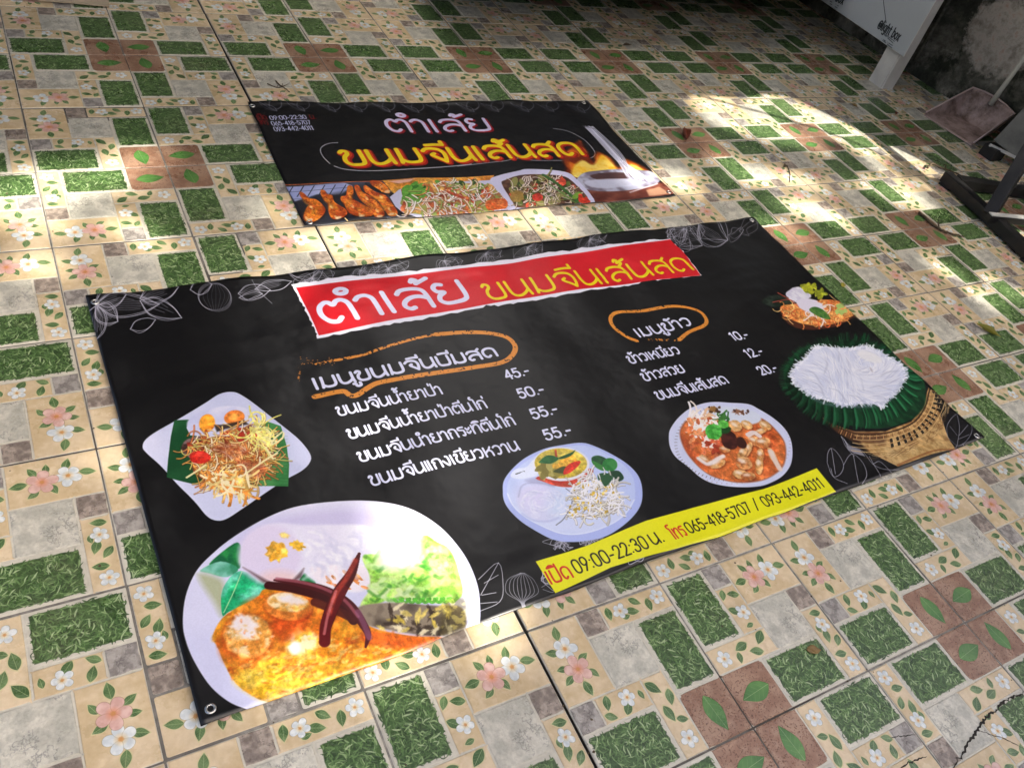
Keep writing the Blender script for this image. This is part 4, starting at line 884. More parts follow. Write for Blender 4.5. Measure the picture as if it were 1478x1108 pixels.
def empty(name, loc, rz=0):
    o = bpy.data.objects.new(name, None); COL.objects.link(o); o.location = loc; o.rotation_euler.z = rz; o.empty_display_size = .05; return o
class MB:
    def __init__(s): s.v = []; s.f = []
    def add(s, v, f):
        n = len(s.v); s.v += [tuple(x) for x in v]; s.f += [tuple(i+n for i in q) for q in f]; return s
    def box(s, c, d, ax=None, bevel=0):
        bm = bmesh.new(); bmesh.ops.create_cube(bm, size=1)
        for v in bm.verts: v.co = Vector((v.co.x*d[0], v.co.y*d[1], v.co.z*d[2]))
        if bevel: bmesh.ops.bevel(bm, geom=list(bm.edges), offset=bevel, segments=2, affect='EDGES', profile=.6)
        m = ax or Matrix.Identity(3); bm.verts.index_update()
        s.add([m@v.co+Vector(c) for v in bm.verts], [[v.index for v in f.verts] for f in bm.faces]); bm.free(); return s
    def bar(s, a, b, w, h, up=(0, 0, 1), bevel=.003):
        a, b = Vector(a), Vector(b); x = (b-a).normalized(); z = Vector(up); y = z.cross(x).normalized(); z = x.cross(y)
        return s.box((a+b)/2, ((b-a).length, w, h), Matrix((x, y, z)).transposed(), bevel)
    def tube(s, pts, r, n=8, caps=True):
        pts = [Vector(p) for p in pts]; rs = r if isinstance(r, (list, tuple)) else [r]*len(pts); rings = []; up = None
        for i, p in enumerate(pts):
            d = (pts[min(i+1, len(pts)-1)]-pts[max(i-1, 0)]).normalized()
            if up is None: up = d.orthogonal().normalized()
            up = (up-d*up.dot(d)).normalized(); sd = d.cross(up)
            rings.append([p+(up*math.cos(2*math.pi*k/n)+sd*math.sin(2*math.pi*k/n))*rs[i] for k in range(n)])
        v = [q for r_ in rings for q in r_]; f = []
        for i in range(len(pts)-1):
            for k in range(n): f.append((i*n+k, i*n+(k+1) % n, (i+1)*n+(k+1) % n, (i+1)*n+k))
        if caps: f += [tuple(range(n))[::-1], tuple((len(pts)-1)*n+k for k in range(n))]
        return s.add(v, f)
    def build(s, name, mat, parent=None, smooth_=False, loc=None):
        return mesh_obj(name, s.v, s.f, mat, parent, smooth_, loc)
def on_floor(u, v): return ground_pt(u, v)
def on_x(u, v, x):
    d = CAM_R.T @ np.array([(u-739)/CAM_F, (v-554)/CAM_F, 1.0]); return CAM_C+d*((x-CAM_C[0])/d[0])
def at_z(u, v, z):
    d = CAM_R.T @ np.array([(u-739)/CAM_F, (v-554)/CAM_F, 1.0]); return CAM_C+d*((z-CAM_C[2])/d[2])
def to_photo(p):
    c = CAM_R @ (np.asarray(p)-CAM_C); return np.array([CAM_F*c[0]/c[2]+739, CAM_F*c[1]/c[2]+554])

# ------------------------------------------------------------------ floor of printed tiles
P_ = .303
def build_floor():
    g = MB()
    slot = .606
    g.box(((-8+slot-.0034)/2, -1, -.03), (8+slot-.0034, 20, .0572)); g.box(((slot+.0034+12)/2, -1, -.03), (12-slot-.0034, 20, .0572))
    g.box((slot, -1, -.045), (.02, 20, .06))
    floor = g.build('floor', M['grout']); floor['kind'] = 'structure'
    # one tile: body, and the ten raised fields of its relief
    s = .3010; m = MB(); u = s/6
    def patch(x0, y0, x1, y1, zb, zt, r, inset):
        def ring(i, z):
            out = []
            for cx, cy, a0 in ((x1-r, y1-r, 0), (x0+r, y1-r, 90), (x0+r, y0+r, 180), (x1-r, y0+r, 270)):
                for k in range(3): a = math.radians(a0+45*k); out.append((cx+(r-i)*math.cos(a), cy+(r-i)*math.sin(a), z))
            return out
        R = [ring(0, zb), ring(inset*.35, zb+(zt-zb)*.7), ring(inset, zt)]; n = 12
        f = [(k*n+j, k*n+(j+1) % n, (k+1)*n+(j+1) % n, (k+1)*n+j) for k in range(2) for j in range(n)]; f.append(tuple(2*n+j for j in range(n)))
        m.add([q for r_ in R for q in r_], f)
    h = s/2
    patch(-h, -h, h, h, -.004, -.0009, .0022, .0012)
    fields = [(0,0,2,3),(2,0,3,1),(3,0,6,1),(2,1,4,3),(4,1,6,4),(0,3,1,4),(1,3,3,4),(3,3,4,6),(0,4,3,6),(4,4,6,6)]
    for c0, r0, c1, r1 in fields:
        e = .0020
        patch(-h+c0*u+e, h-r1*u+e, -h+c1*u-e, h-r0*u-e, -.00088, 0, .0035, .0014)
    v = np.array(m.v); uv = np.c_[(v[:, 0]+h)/s, (v[:, 1]+h)/s]
    me = mesh_obj('tile', m.v, m.f, M['tile'], uvs=uv, me_only=True)
    me.polygons.foreach_set('use_smooth', [False]*len(me.polygons))
    rot = {(0, 1): 0, (1, 1): -90, (0, 0): 90, (1, 0): 180}
    n = 0
    for i in range(-3, 14):
        for j in range(-6, 11):
            x, y = P_*(i+.5), -P_*(j+.5)
            if x > 4.1+.08*(-y): continue
            x += .0016 if i >= 2 else -.0016
            o = bpy.data.objects.new('tile', me); COL.objects.link(o); o.parent = floor; n += 1
            o.location = (x+random.gauss(0, .0003), y+random.gauss(0, .0003), random.gauss(0, .00025)); o.rotation_euler = (random.gauss(0, .0008), random.gauss(0, .0008), math.radians(rot[(i % 2, j % 2)])+random.gauss(0, .0008))
    # cracks through the corner tiles
    def crack(pts, w0):
        P = smooth([on_floor(*p) for p in pts], 7); rr = random.Random(3); L = []; R = []
        for i, p in enumerate(P):
            d = P[min(i+1, len(P)-1)]-P[max(i-1, 0)]; d = d/np.linalg.norm(d); nn = np.array([-d[1], d[0]]); w = w0*(.35+rr.random()*1.2)*(1-abs(2*i/(len(P)-1)-1)**4*.8); j = rr.gauss(0, w0*.7)
            L.append((*(p+nn*(w+j)), .0007)); R.append((*(p-nn*(w-j)), .0007))
        k = len(P); return L+R, [(i, i+1, k+i+1, k+i) for i in range(k-1)]
    c = MB()
    for pts, w in (([(1374,1110),(1388,1090),(1402,1066),(1412,1050),(1424,1036),(1436,1026),(1450,1012),(1464,1004),(1480,1000)], .0022), ([(1408,1052),(1430,1060),(1450,1066),(1478,1080)], .0007), ([(1296,1110),(1318,1098),(1338,1092)], .0012), ([(1285,1064),(1302,1062),(1322,1060)], .0008)):
        c.add(*crack(pts, w))
    c.build('crack', M['crack'], floor)
    gr = MB().box((0, 0, -.2), (300, 300, .2)).build('ground', M['ground']); gr['kind'] = 'structure'

# ------------------------------------------------------------------ the two vinyl banners
def build_banner(name, px, mat, label, nx, ny, eye, z0, seed, amp):
    root = empty(name, (*on_floor(*px[3]), 0)); tag(root, label, 'banner')
    W = [on_floor(*p) for p in px]; H = homog([(0,1),(1,1),(1,0),(0,0)], W)
    def surf(u, v):
        x, y = happly(H, [(u, v)])[0]
        e = min(u, 1-u, v, 1-v)
        q = Vector((x*1.0, y*1.0, seed))
        z = .0022+amp*.0060*max(0, mnoise.noise(q*3.1)+.35)
        z += amp*.0018*(1+math.sin(x*21+2.2*mnoise.noise(q*1.4)+seed))
        rm = max(0, mnoise.noise(q*2.0+Vector((9, 3, 1)))+.25); z += amp*.0036*rm*(1-abs(mnoise.noise(Vector((x*5+y*2.0, y*17-x*3, seed)))))**2
        z += .0042*max(0, 1-e/.045)**1.5*max(0, mnoise.noise(Vector((x*9, y*9, 4+seed)))+.25)*2.2
        wob = .0022*mnoise.noise(Vector((x*6, y*6, 2+seed)))*max(0, 1-e/.1)
        return x+wob, y+wob*1.5, z
    V = []; UV = []
    for j in range(ny+1):
        for i in range(nx+1):
            u, v = i/nx, j/ny; V.append(surf(u, v)); UV.append((u, v))
    V = np.array(V)-np.array([*root.location]); V = V.tolist()
    F = [(j*(nx+1)+i, j*(nx+1)+i+1, (j+1)*(nx+1)+i+1, (j+1)*(nx+1)+i) for j in range(ny) for i in range(nx)]
    o = mesh_obj('vinyl_sheet', V, F, mat, root, True, uvs=UV)
    sd = o.modifiers.new('thickness', 'SOLIDIFY'); sd.thickness = .0006; sd.offset = -1
    Hi = np.linalg.inv(H)
    for p in eye:
        w = on_floor(*p); u, v = happly(Hi, [w])[0]; x, y, z = surf(u, v)
        m = MB(); n = 24; prof = [(.0046, .0001), (.0049, .0013), (.0062, .0019), (.0080, .0013), (.0087, .0001)]
        vv = [(r*math.cos(2*math.pi*k/n), r*math.sin(2*math.pi*k/n), h) for r, h in prof for k in range(n)]
        m.add(vv, [(a*n+k, a*n+(k+1) % n, (a+1)*n+(k+1) % n, (a+1)*n+k) for a in range(4) for k in range(n)])
        m.build('eyelet', M['steel'], root, True, loc=Vector((x, y, z+.0004))-root.location)
# ------------------------------------------------------------------ things at the edge of the yard
WALL0 = Vector((3.90, 0, 0)); WD = Vector((-.08, 1, 0)).normalized(); WN = Vector((-1, -.08, 0)).normalized()
def wall_pt(s, z, off=0): return WALL0+WD*s+WN*off+Vector((0, 0, z))
def build_wall():
    root = empty('boundary_wall', wall_pt(0, 0)); tag(root, 'old plaster wall black with mould, pale patches peeling, behind the dustpan', 'wall')
    nu, nv = 150, 60; V = []; F = []
    for j in range(nv+1):
        for i in range(nu+1):
            s = -3.6+7.0*i/nu; z = -.02+1.77*j/nv; p = wall_pt(s, z)
            d = .012*mnoise.fractal(Vector((s*3, z*3, 1)), 1, 2, 4)
            if j == nv or i in (0, nu): d = 0
            V.append(wall_pt(s, z, d)-root.location)
    F = [(j*(nu+1)+i, (j+1)*(nu+1)+i, (j+1)*(nu+1)+i+1, j*(nu+1)+i+1) for j in range(nv) for i in range(nu)]
    k = len(V); b = [wall_pt(s, z, -.15)-root.location for s, z in ((-3.6,-.02),(3.4,-.02),(3.4,1.75),(-3.6,1.75))]; V += b
    a = [0, nu, nv*(nu+1)+nu, nv*(nu+1)]
    F += [(k, k+1, k+2, k+3), (a[0], a[1], k+1, k), (a[2], a[3], k+3, k+2), (a[1], a[2], k+2, k+1), (a[3], a[0], k, k+3)]
    mesh_obj('plaster', V, F, M['wall'], root, True)
    for s, w in ((-.035, .012), (-.105, .009)):
        m = MB(); m.tube([wall_pt(s+.02+.006*math.sin(z*3), z, .022)-root.location for z in np.linspace(.05, 1.7, 12)], w, 8); m.build('conduit', M['wall'], root, True)
def build_sign():
    root = empty('light_box_sign', (3.575, -.19, 0)); tag(root, 'white sign panel on square white posts printed with black light box lettering', 'sign')
    def L(p): return Vector(p)-root.location
    for y in (-.19, 1.35):
        m = MB(); bm = bmesh.new(); bmesh.ops.create_cube(bm, size=1)
        bmesh.ops.subdivide_edges(bm, edges=[e for e in bm.edges if abs(e.verts[0].co.z-e.verts[1].co.z) > .5], cuts=22)
        bmesh.ops.bevel(bm, geom=[e for e in bm.edges if abs(e.verts[0].co.z-e.verts[1].co.z) > .01 and abs(abs(e.verts[0].co.x)-.5) < .01 and abs(abs(e.verts[0].co.y)-.5) < .01], offset=.06, segments=2, affect='EDGES')
        rr = random.Random(2)
        for v in bm.verts: v.co = Vector((v.co.x*.088+rr.gauss(0, .0008), v.co.y*.09+rr.gauss(0, .0008), (v.co.z+.5)*1.5))
        bm.verts.index_update(); m.add([L((3.575, y, 0))+v.co for v in bm.verts], [[v.index for v in f.verts] for f in bm.faces]); bm.free()
        m.build('post', M['white_paint'], root)
    x = 3.522; y0, y1, z0, z1 = -.262, 1.45, .172, 1.35
    # printed front
    cv = Canvas(1536, 1024, (186,192,196), seed=9)
    cv.a += ((vnoise(1024, 1536, 300, cv.rng, 4)-.5)*.06)[..., None]
    def px(u, v):
        p = on_x(u, v, x-.006); return np.array([(y1-p[1])/(y1-y0)*1536, (z1-p[2])/(z1-z0)*1024])
    def text(t, a, b, hgt, w): 
        a, b = px(*a), px(*b); st, Ln = lettering(t); ux = (b-a)/Ln; n = np.array([ux[1], -ux[0]]); n = n/np.linalg.norm(n)*hgt
        for q in st: cv.line([a+ux*X+n*Y for X, Y in q], w, (24,28,32), 1, 5 if len(q) > 2 else 0, raw=True)
    text('@light box', (1266,40), (1296,60), 26, 5)
    for k in range(4):
        a, b = px(1275-k*1.0+2*(k % 2), 48+k*4.2-2*(k % 2)), px(1291-k*1.2, 60+k*3.2); cv.line([a, b], 3.5, (60,66,72), .75, 0, raw=True, rough=.35)
    text('light box', (1190,-7), (1216,7), 26, 5)
    for k in range(4):
        a, b = px(1198-k, 2+k*3), px(1210-k*1.5, 9+k*3); cv.line([a, b], 3.5, (60,66,72), .75, 0, raw=True, rough=.35)
    cv.line([px(1274, -30), px(1275, 0), px(1279, 33)], 3, (50,56,62), .9, 4, raw=True)
    k = NT('sign_panel_print'); t = k.n('ShaderNodeTexImage', image=img('sign_print', np.clip(cv.a, 0, 1))); k.l(k.coord('UV'), t.inputs[0]); k.base(t.outputs[0]); k.rough(.35); k.bump(k.noise(k.geo(), 4), .004, .5)
    o = mesh_obj('sign_face', [L((x-.006, y, z)) for y, z in ((y1,z0),(y0,z0),(y0,z1),(y1,z1))], [(0,1,2,3)], k.m, root, uvs=[(0,0),(1,0),(1,1),(0,1)])
    MB().box(L((x-.0005, (y0+y1)/2, (z0+z1)/2)), (.010, y1-y0+.004, z1-z0+.004), None, .002).build('panel', M['white_paint'], root)
    for z in (z0+.03, z1-.03): MB().box(L((3.553, .58, z)), (.05, 1.4, .04), None, .002).build('rail', M['white_paint'], root)
    for u, v in ((1335,23),(1323,44),(1314,62),(1309.5,71)):
        c = CAM_R.T @ np.array([(u-739)/CAM_F, (v-554)/CAM_F, 1.0]); p = CAM_C+c*((-.2365-CAM_C[1])/c[1])
        if not (3.53 < p[0] < 3.62): p[0] = 3.545
        b = MB(); b.tube([L((p[0], -.2362, p[2])), L((p[0], -.2335, p[2]))][::-1], .006, 10); b.build('screw', M['rubber'], root)
def build_dustpan():
    a = Vector((*on_floor(1334,167), .003)); b = Vector((*on_floor(1402,211), .003))
    bl = Vector(at_z(1404,127,.12)); br = Vector(at_z(1464,165,.115))
    root = empty('dustpan', (a+b)/2); tag(root, 'pinkish grey plastic dustpan with long pale handle, open end facing the yard', 'dustpan')
    o = root.location; W_ = (b-a); mid = (a+b)/2; back = ((bl+br)/2-mid); back.z = 0; bd = back.normalized()
    bfl = Vector((bl.x, bl.y, .004))-bd*.045+W_*.06; bfr = Vector((br.x, br.y, .004))-bd*.045-W_*.06
    n = 12; rows = []
    # cross sections from the lip (t=0) to the back wall
    def sec(t, top):
        l0 = a.lerp(bfl, t); r0 = b.lerp(bfr, t); lt = a.lerp(bl, t)+Vector((0, 0, .012*(1-t)+.0)); rt = b.lerp(br, t)+Vector((0, 0, .012*(1-t)))
        out = [lt, lt.lerp(l0, .5), l0+Vector((0,0,.004))+(r0-l0)*.04, l0+(r0-l0)*.12]
        out += [l0.lerp(r0, q)-Vector((0, 0, 0)) for q in (.3, .5, .7)]
        out += [l0+(r0-l0)*.88, r0+Vector((0,0,.004))-(r0-l0)*.04, rt.lerp(r0, .5), rt]
        return out
    for i in range(n+1): rows.append(sec(i/n, 1))
    # back wall rises from the floor line to the rim, slightly arched
    base = rows[-1]
    for k in range(1, 6):
        t = k/5; row = []
        for i, p in enumerate(base):
            q = i/(len(base)-1); rim = bl.lerp(br, q)+Vector((0, 0, .012*math.sin(math.pi*q)))+bd*(.012*math.sin(math.pi*q)); row.append(p.lerp(rim, t)+bd*(.01*math.sin(math.pi*t)))
        rows.append(row)
    V = [p-o for r in rows for p in r]; c = len(rows[0]); F = [(j*c+i, j*c+i+1, (j+1)*c+i+1, (j+1)*c+i) for j in range(len(rows)-1) for i in range(c-1)]
    pan = mesh_obj('pan', V, F, M['pink_dirty'], root, True); s = pan.modifiers.new('thickness', 'SOLIDIFY'); s.thickness = .003; s.offset = 0
    MB().tube([a-o+Vector((0,0,.014)), a.lerp(bl, .5)-o+Vector((0,0,.009)), bl-o+Vector((0,0,.002)), bl.lerp(br,.25)-o+Vector((0,0,.011))+bd*.008, bl.lerp(br,.5)-o+Vector((0,0,.014))+bd*.012, bl.lerp(br,.75)-o+Vector((0,0,.011))+bd*.008, br-o+Vector((0,0,.002)), b.lerp(br,.5)-o+Vector((0,0,.009)), b-o+Vector((0,0,.014))], .004, 8).build('rim', M['pink_plastic'], root, True)
    MB().bar(a-o+Vector((0,0,.001)), b-o+Vector((0,0,.001)), .016, .004, bevel=.001).build('lip', M['pink_plastic'], root)
    hb = bl.lerp(br, .5)+Vector((0, 0, .0)); top = Vector(at_z(1500, 52, .0)); 
    # handle leans back to the wall
    d = CAM_R.T @ np.array([(1478-739)/CAM_F, (84-554)/CAM_F, 1.0]); q = Vector(CAM_C+d*((hb.x+.03-CAM_C[0])/d[0])); dirn = (q-hb).normalized()
    MB().tube([hb-dirn*.02-o, hb+dirn*.05-o, hb+dirn*.7-o], [.013, .011, .010], 12).build('handle', M['pale_plastic'], root, True)
def build_board():
    a = Vector(at_z(1429,209,.055)); b = Vector(at_z(1466,227,.05)); 
    up = Vector((.42, .03, .9)).normalized()
    root = empty('leaning_board', (a.x, a.y, 0)); tag(root, 'grey cement board with pale lower edge leaning behind the dustpan', 'board'); o = root.location
    bb = a+(b-a)*1.9; L = .5
    top = [a+Vector((.17, .03, .28)), bb+Vector((.17, .03, .28))]
    w = (bb-a).normalized(); mid = (a+bb)/2; tm = (top[0]+top[1])/2
    MB().bar(mid-o, tm-o, (bb-a).length, .012, up=w.cross((tm-mid).normalized()), bevel=.001).build('sheet', M['board'], root)
    MB().bar(a-o+Vector((-.004,0,0)), bb-o+Vector((-.004,0,0)), .006, .012, bevel=.001).build('edge_strip', M['board_edge'], root)
    for t in (.06, .9):
        p = a.lerp(bb, t); MB().box(Vector((p.x+.03, p.y, .026))-o, (.08, .07, .052), None, .004).build('foot_block', M['rubber'], root)
def build_stand():
    a = Vector((*on_floor(1359,263), .0)); e = Vector((*on_floor(1490,385), 0)); d = (e-a).normalized()
    root = empty('metal_stand', a); tag(root, 'black square tube metal stand, angled foot and upright, at the right edge', 'stand'); o = root.location
    z = .028
    MB().bar(a-o+Vector((0,0,z)), e+d*.25-o+Vector((0,0,z)), .040, .042).build('foot', M['black_paint'], root)
    c = Vector((3.62, -1.16, 0)); a2 = a+d*.03
    MB().bar(a2-o+Vector((.03,-.01,z)), c-o+Vector((0,0,z)), .04, .04).build('foot', M['black_paint'], root)
    p = Vector((*on_floor(1419,322), 0)); dd = CAM_R.T @ np.array([(1478-739)/CAM_F, (226-554)/CAM_F, 1.0]); q = Vector(CAM_C+dd*((p.x+.10-CAM_C[0])/dd[0])); u = (q-p).normalized()
    MB().bar(p-o+Vector((0,0,.04)), p+u*.95-o, .046, .046, up=(1,.3,0)).build('upright', M['black_paint'], root)
    f = Vector(at_z(1426,314,.045)); g2 = Vector(at_z(1490,320,.045))
    MB().bar(f-o, g2-o+(g2-f)*.6, .026, .026).build('brace', M['black_paint'], root)
    MB().bar(f-o+Vector((0,0,.0155)), g2-o+(g2-f)*.6+Vector((0,0,.0155)), .022, .004, bevel=.001).build('lit_brace_top', M['board_edge'], root)  # pale strip stands in for the lit top of the black brace
    for t in (.06, .96):
        w = a.lerp(e, t); MB().box(w-o+Vector((0,0,.004)), (.05, .05, .008), None, .002).build('rubber_pad', M['rubber'], root)
def twig(pts, r, label, mat='bark', z=None):
    P = [Vector((*on_floor(*p), (z[i] if z else r*1.2))) for i, p in enumerate(pts)]; sp = smooth([tuple(p) for p in P], 6); n = len(sp)
    rr = random.Random(len(pts)*7+int(pts[0][0])); base = P[0].copy(); base.z = 0
    m = MB(); m.tube([Vector(q)-base+Vector((rr.gauss(0, r*.3), rr.gauss(0, r*.3), 0)) for q in sp], [r*(1-.5*i/n)*(.85+.3*rr.random()) for i in range(n)], 7)
    k = sp[n//2]; m.tube([Vector(k)-base, Vector(k)-base+Vector((r*2, r*4, r*2))], r*.5, 6)
    o = m.build('twig', M[mat], None, True, loc=base); tag(o, label, 'twig'); return o
def leaf(u, v, L, ang, curl, mat, label, wide=.3, tilt=0):
    m = MB(); nx, ny = 12, 6; V = []
    for i in range(nx+1):
        t = i/nx; w = math.sin(math.pi*t**.85)*wide*L*.5+.0004
        for j in range(ny+1):
            s = (j/ny-.5)*2; V.append(((t-.5)*L, s*w*math.cos(curl*s*.9), abs(s)**1.5*w*curl+.06*L*curl*(2*t-1)**2+.0025+.0012*math.sin(t*9+s*3)))
    F = [(i*(ny+1)+j, (i+1)*(ny+1)+j, (i+1)*(ny+1)+j+1, i*(ny+1)+j+1) for i in range(nx) for j in range(ny)]
    p = on_floor(u, v); o = mesh_obj('fallen_leaf', V, F, M[mat], None, True, loc=(p[0], p[1], 0)); o.rotation_euler = (tilt, 0, math.radians(ang))
    sd = o.modifiers.new('thickness', 'SOLIDIFY'); sd.thickness = .0006
    st = MB().tube([(-L*.5, 0, .003), (-L*.62, L*.03, .004)], .0008, 5); s_ = st.build('stalk', M['bark'], o)
    tag(o, label, 'leaf'); return o
def build_small():
    twig([(1336,246),(1342,241),(1356,244),(1372,249),(1388,256),(1404,264)], .0045, 'pale brown hooked twig lying just beyond the foot of the stand', z=[.012,.016,.008,.006,.006,.006])
    twig([(1325,309),(1334,316),(1346,327),(1362,336),(1378,341),(1390,344)], .0055, 'dark curved twig across the brown printed leaf tiles', 'bark')
    twig([(1136,241),(1139,248),(1140,256),(1139,264)], .0018, 'thin dark stem standing out of a dry clump in the sun patch')
    twig([(398,118),(404,124),(410,128),(418,134)], .0022, 'tiny dark sprig lying beyond the left top corner of the smaller banner')
    twig([(386,122),(396,126),(404,127),(416,122)], .0016, 'short crooked dark sprig crossing another beyond the smaller banner')
    leaf(987, 196, .085, 62, 1.15, 'red_leaf', 'curled dry red leaf standing on the tiles right of the smaller banner', .55, .15)
    leaf(1425, 479, .078, -62, 1.1, 'yellow_leaf', 'curled yellow green leaf on the tiles right of the noodle basket picture', .34)
    leaf(1174, 938, .032, -20, .1, 'brown_leaf', 'flat olive brown leaf beside a printed brown tile near the bottom edge', .55)
    leaf(1133, 241, .03, 20, .8, 'bark', 'small dark crumpled leaf scrap at the foot of the thin stem', .6)
    leaf(1216, 412, .03, 40, .4, 'yellow_leaf', 'small yellow leaf fragment beside the banner right edge', .5)
    leaf(905, 66, .05, 10, .5, 'bark', 'dark dry leaf lying on the shaded tiles far beyond the smaller banner', .4)
    leaf(1232, 153, .04, 100, .6, 'brown_leaf', 'small brown leaf on the floor below the white post', .5)
    leaf(1293, 165, .035, 30, .9, 'red_leaf', 'small dark red scrap of leaf between post and dustpan', .5)
    rr = random.Random(77); m = MB()
    def bit(x, y, r, z=0):
        k = 5; a0 = rr.random()*6; h = r*rr.uniform(.3, .8)
        lo = [(x+r*rr.uniform(.6,1.2)*math.cos(a0+6.283*i/k), y+r*rr.uniform(.6,1.2)*math.sin(a0+6.283*i/k), z) for i in range(k)]
        m.add(lo+[(x, y, z+h)], [(i, (i+1) % k, k) for i in range(k)])
    for _ in range(620):
        x, y = rr.uniform(-.6, 3.6), rr.uniform(-2.7, .5)
        if rr.random() < .6:
            if rr.random() < .5: x = round(x/P_)*P_+rr.gauss(0, .004)
            else: y = round(y/P_)*P_+rr.gauss(0, .004)
        c = happly(HB, [(x, y)])[0]; c2 = happly(HS, [(x, y)])[0]
        if (-.01 < c[0] < 1.01 and -.01 < c[1] < 1.01) or (-.01 < c2[0] < 1.01 and -.01 < c2[1] < 1.01): continue
        bit(x, y, rr.choice((.0009, .0012, .0016, .0022, .003)))
    tag(m.build('grit', M['bark']), kind='stuff')
    # sheet of card at the top left
    a, b, c = [Vector((*on_floor(*p), 0)) for p in ((158,13), (22,1), (170,-60))]
    root = a; d = (b-a).normalized(); n_ = Vector((-d.y, d.x, 0)); n_ = n_ if n_.y > 0 else -n_
    V = []; nx, ny = 16, 10
    for j in range(ny+1):
        for i in range(nx+1):
            p = d*(.62*i/nx)+n_*(.45*j/ny); V.append((p.x, p.y, .006+.006*mnoise.noise(Vector((i*.3, j*.3, 2)))))
    F = [(j*(nx+1)+i, j*(nx+1)+i+1, (j+1)*(nx+1)+i+1, (j+1)*(nx+1)+i) for j in range(ny) for i in range(nx)]
    o = mesh_obj('card_sheet', V, F, M['card'], None, False, loc=a); s = o.modifiers.new('thickness', 'SOLIDIFY'); s.thickness = .004; tag(o, 'flat beige card sheet lying on the floor at the far left corner', 'card')

# ------------------------------------------------------------------ the porch, the unseen tree, and the slab and wall added for shade
# where sun reaches the floor in the photograph: (u, v, ru, rv, angle, amount)
LIT = [(35,285,62,42,-8,1.0),(120,262,80,24,-8,.9),(205,238,55,24,-12,.75),(330,300,90,40,0,.25),(480,352,46,30,0,.7),(590,350,60,26,0,.85),(660,330,40,14,0,.5),(760,322,60,14,-5,.75),(835,330,32,14,0,.8),
 (40,360,70,36,0,.6),(180,340,60,30,0,.5),(250,400,60,25,0,.3),(1040,152,48,13,8,1.0),(1110,152,45,13,14,.95),(1165,165,60,13,24,.9),(1215,190,70,14,26,.85),(1085,178,60,16,10,.8),(1150,200,50,14,10,.65),(1050,215,55,14,0,.42),(985,235,50,22,10,.42),(930,262,50,30,0,.5),(1010,255,45,18,0,.55),(1090,250,50,12,10,.55),
 (1240,222,46,12,20,.6),(1310,232,44,15,22,.85),(1345,262,40,12,20,.75),(1390,238,28,9,25,.7),(1290,268,40,10,0,.8),(1180,262,60,10,8,.6),(1160,300,34,12,5,.95),(1200,318,30,14,15,.85),(1110,330,40,14,0,.5),(1150,340,30,14,0,.8),(1270,278,22,6,35,.9),(1335,296,40,5,12,.7),(1395,312,30,5,30,.7),
 (1372,392,30,7,33,.95),(1450,420,26,10,30,.9),(1430,440,40,6,35,.6),(1395,365,16,5,30,.6),(1470,330,16,8,20,.9),(1455,330,10,8,0,.8),
 (560,770,80,40,0,.42),(650,840,50,60,0,.36),(480,850,150,60,-10,.3),(640,700,80,60,0,.55),(600,620,110,60,-10,.45),(740,690,40,40,0,.32),(420,960,140,60,-10,.5),(640,930,140,50,-20,.6),(720,900,70,30,-20,.55),(430,420,60,60,0,.42),(380,470,60,60,0,.25),(480,450,60,30,0,.35),(60,980,60,60,0,.25),(560,600,80,60,0,.18),(690,690,60,40,0,.3),(150,660,30,60,0,.4)]
def lit(x, y):
    u, v = to_photo((x, y, 0)); s = 0
    if u < -400 or u > 1900 or v < -200 or v > 1500: return 0
    for cu, cv_, ru, rv, an, am in LIT:
        a = math.radians(an); du, dv = u-cu, v-cv_; p = (du*math.cos(a)+dv*math.sin(a))/ru; q = (-du*math.sin(a)+dv*math.cos(a))/rv
        d = p*p+q*q
        if d < 1.3: s = max(s, am*min(1, (1.3-d)/.5))
    return s
def open_sky(x, y):
    """does the crown leave a gap here (a point of the floor, carried up along the sun)"""
    n = .60+.80*mnoise.noise(Vector((x*8, y*8, 3.3)))*.7+.5*mnoise.noise(Vector((x*21, y*21, 8.1)))
    return lit(x, y) > min(.93, max(.06, n))
def gap_near(x, y, r=.036):
    return any(open_sky(x+a, y+b) for a, b in ((0,0),(r,0),(-r,0),(0,r),(0,-r)))
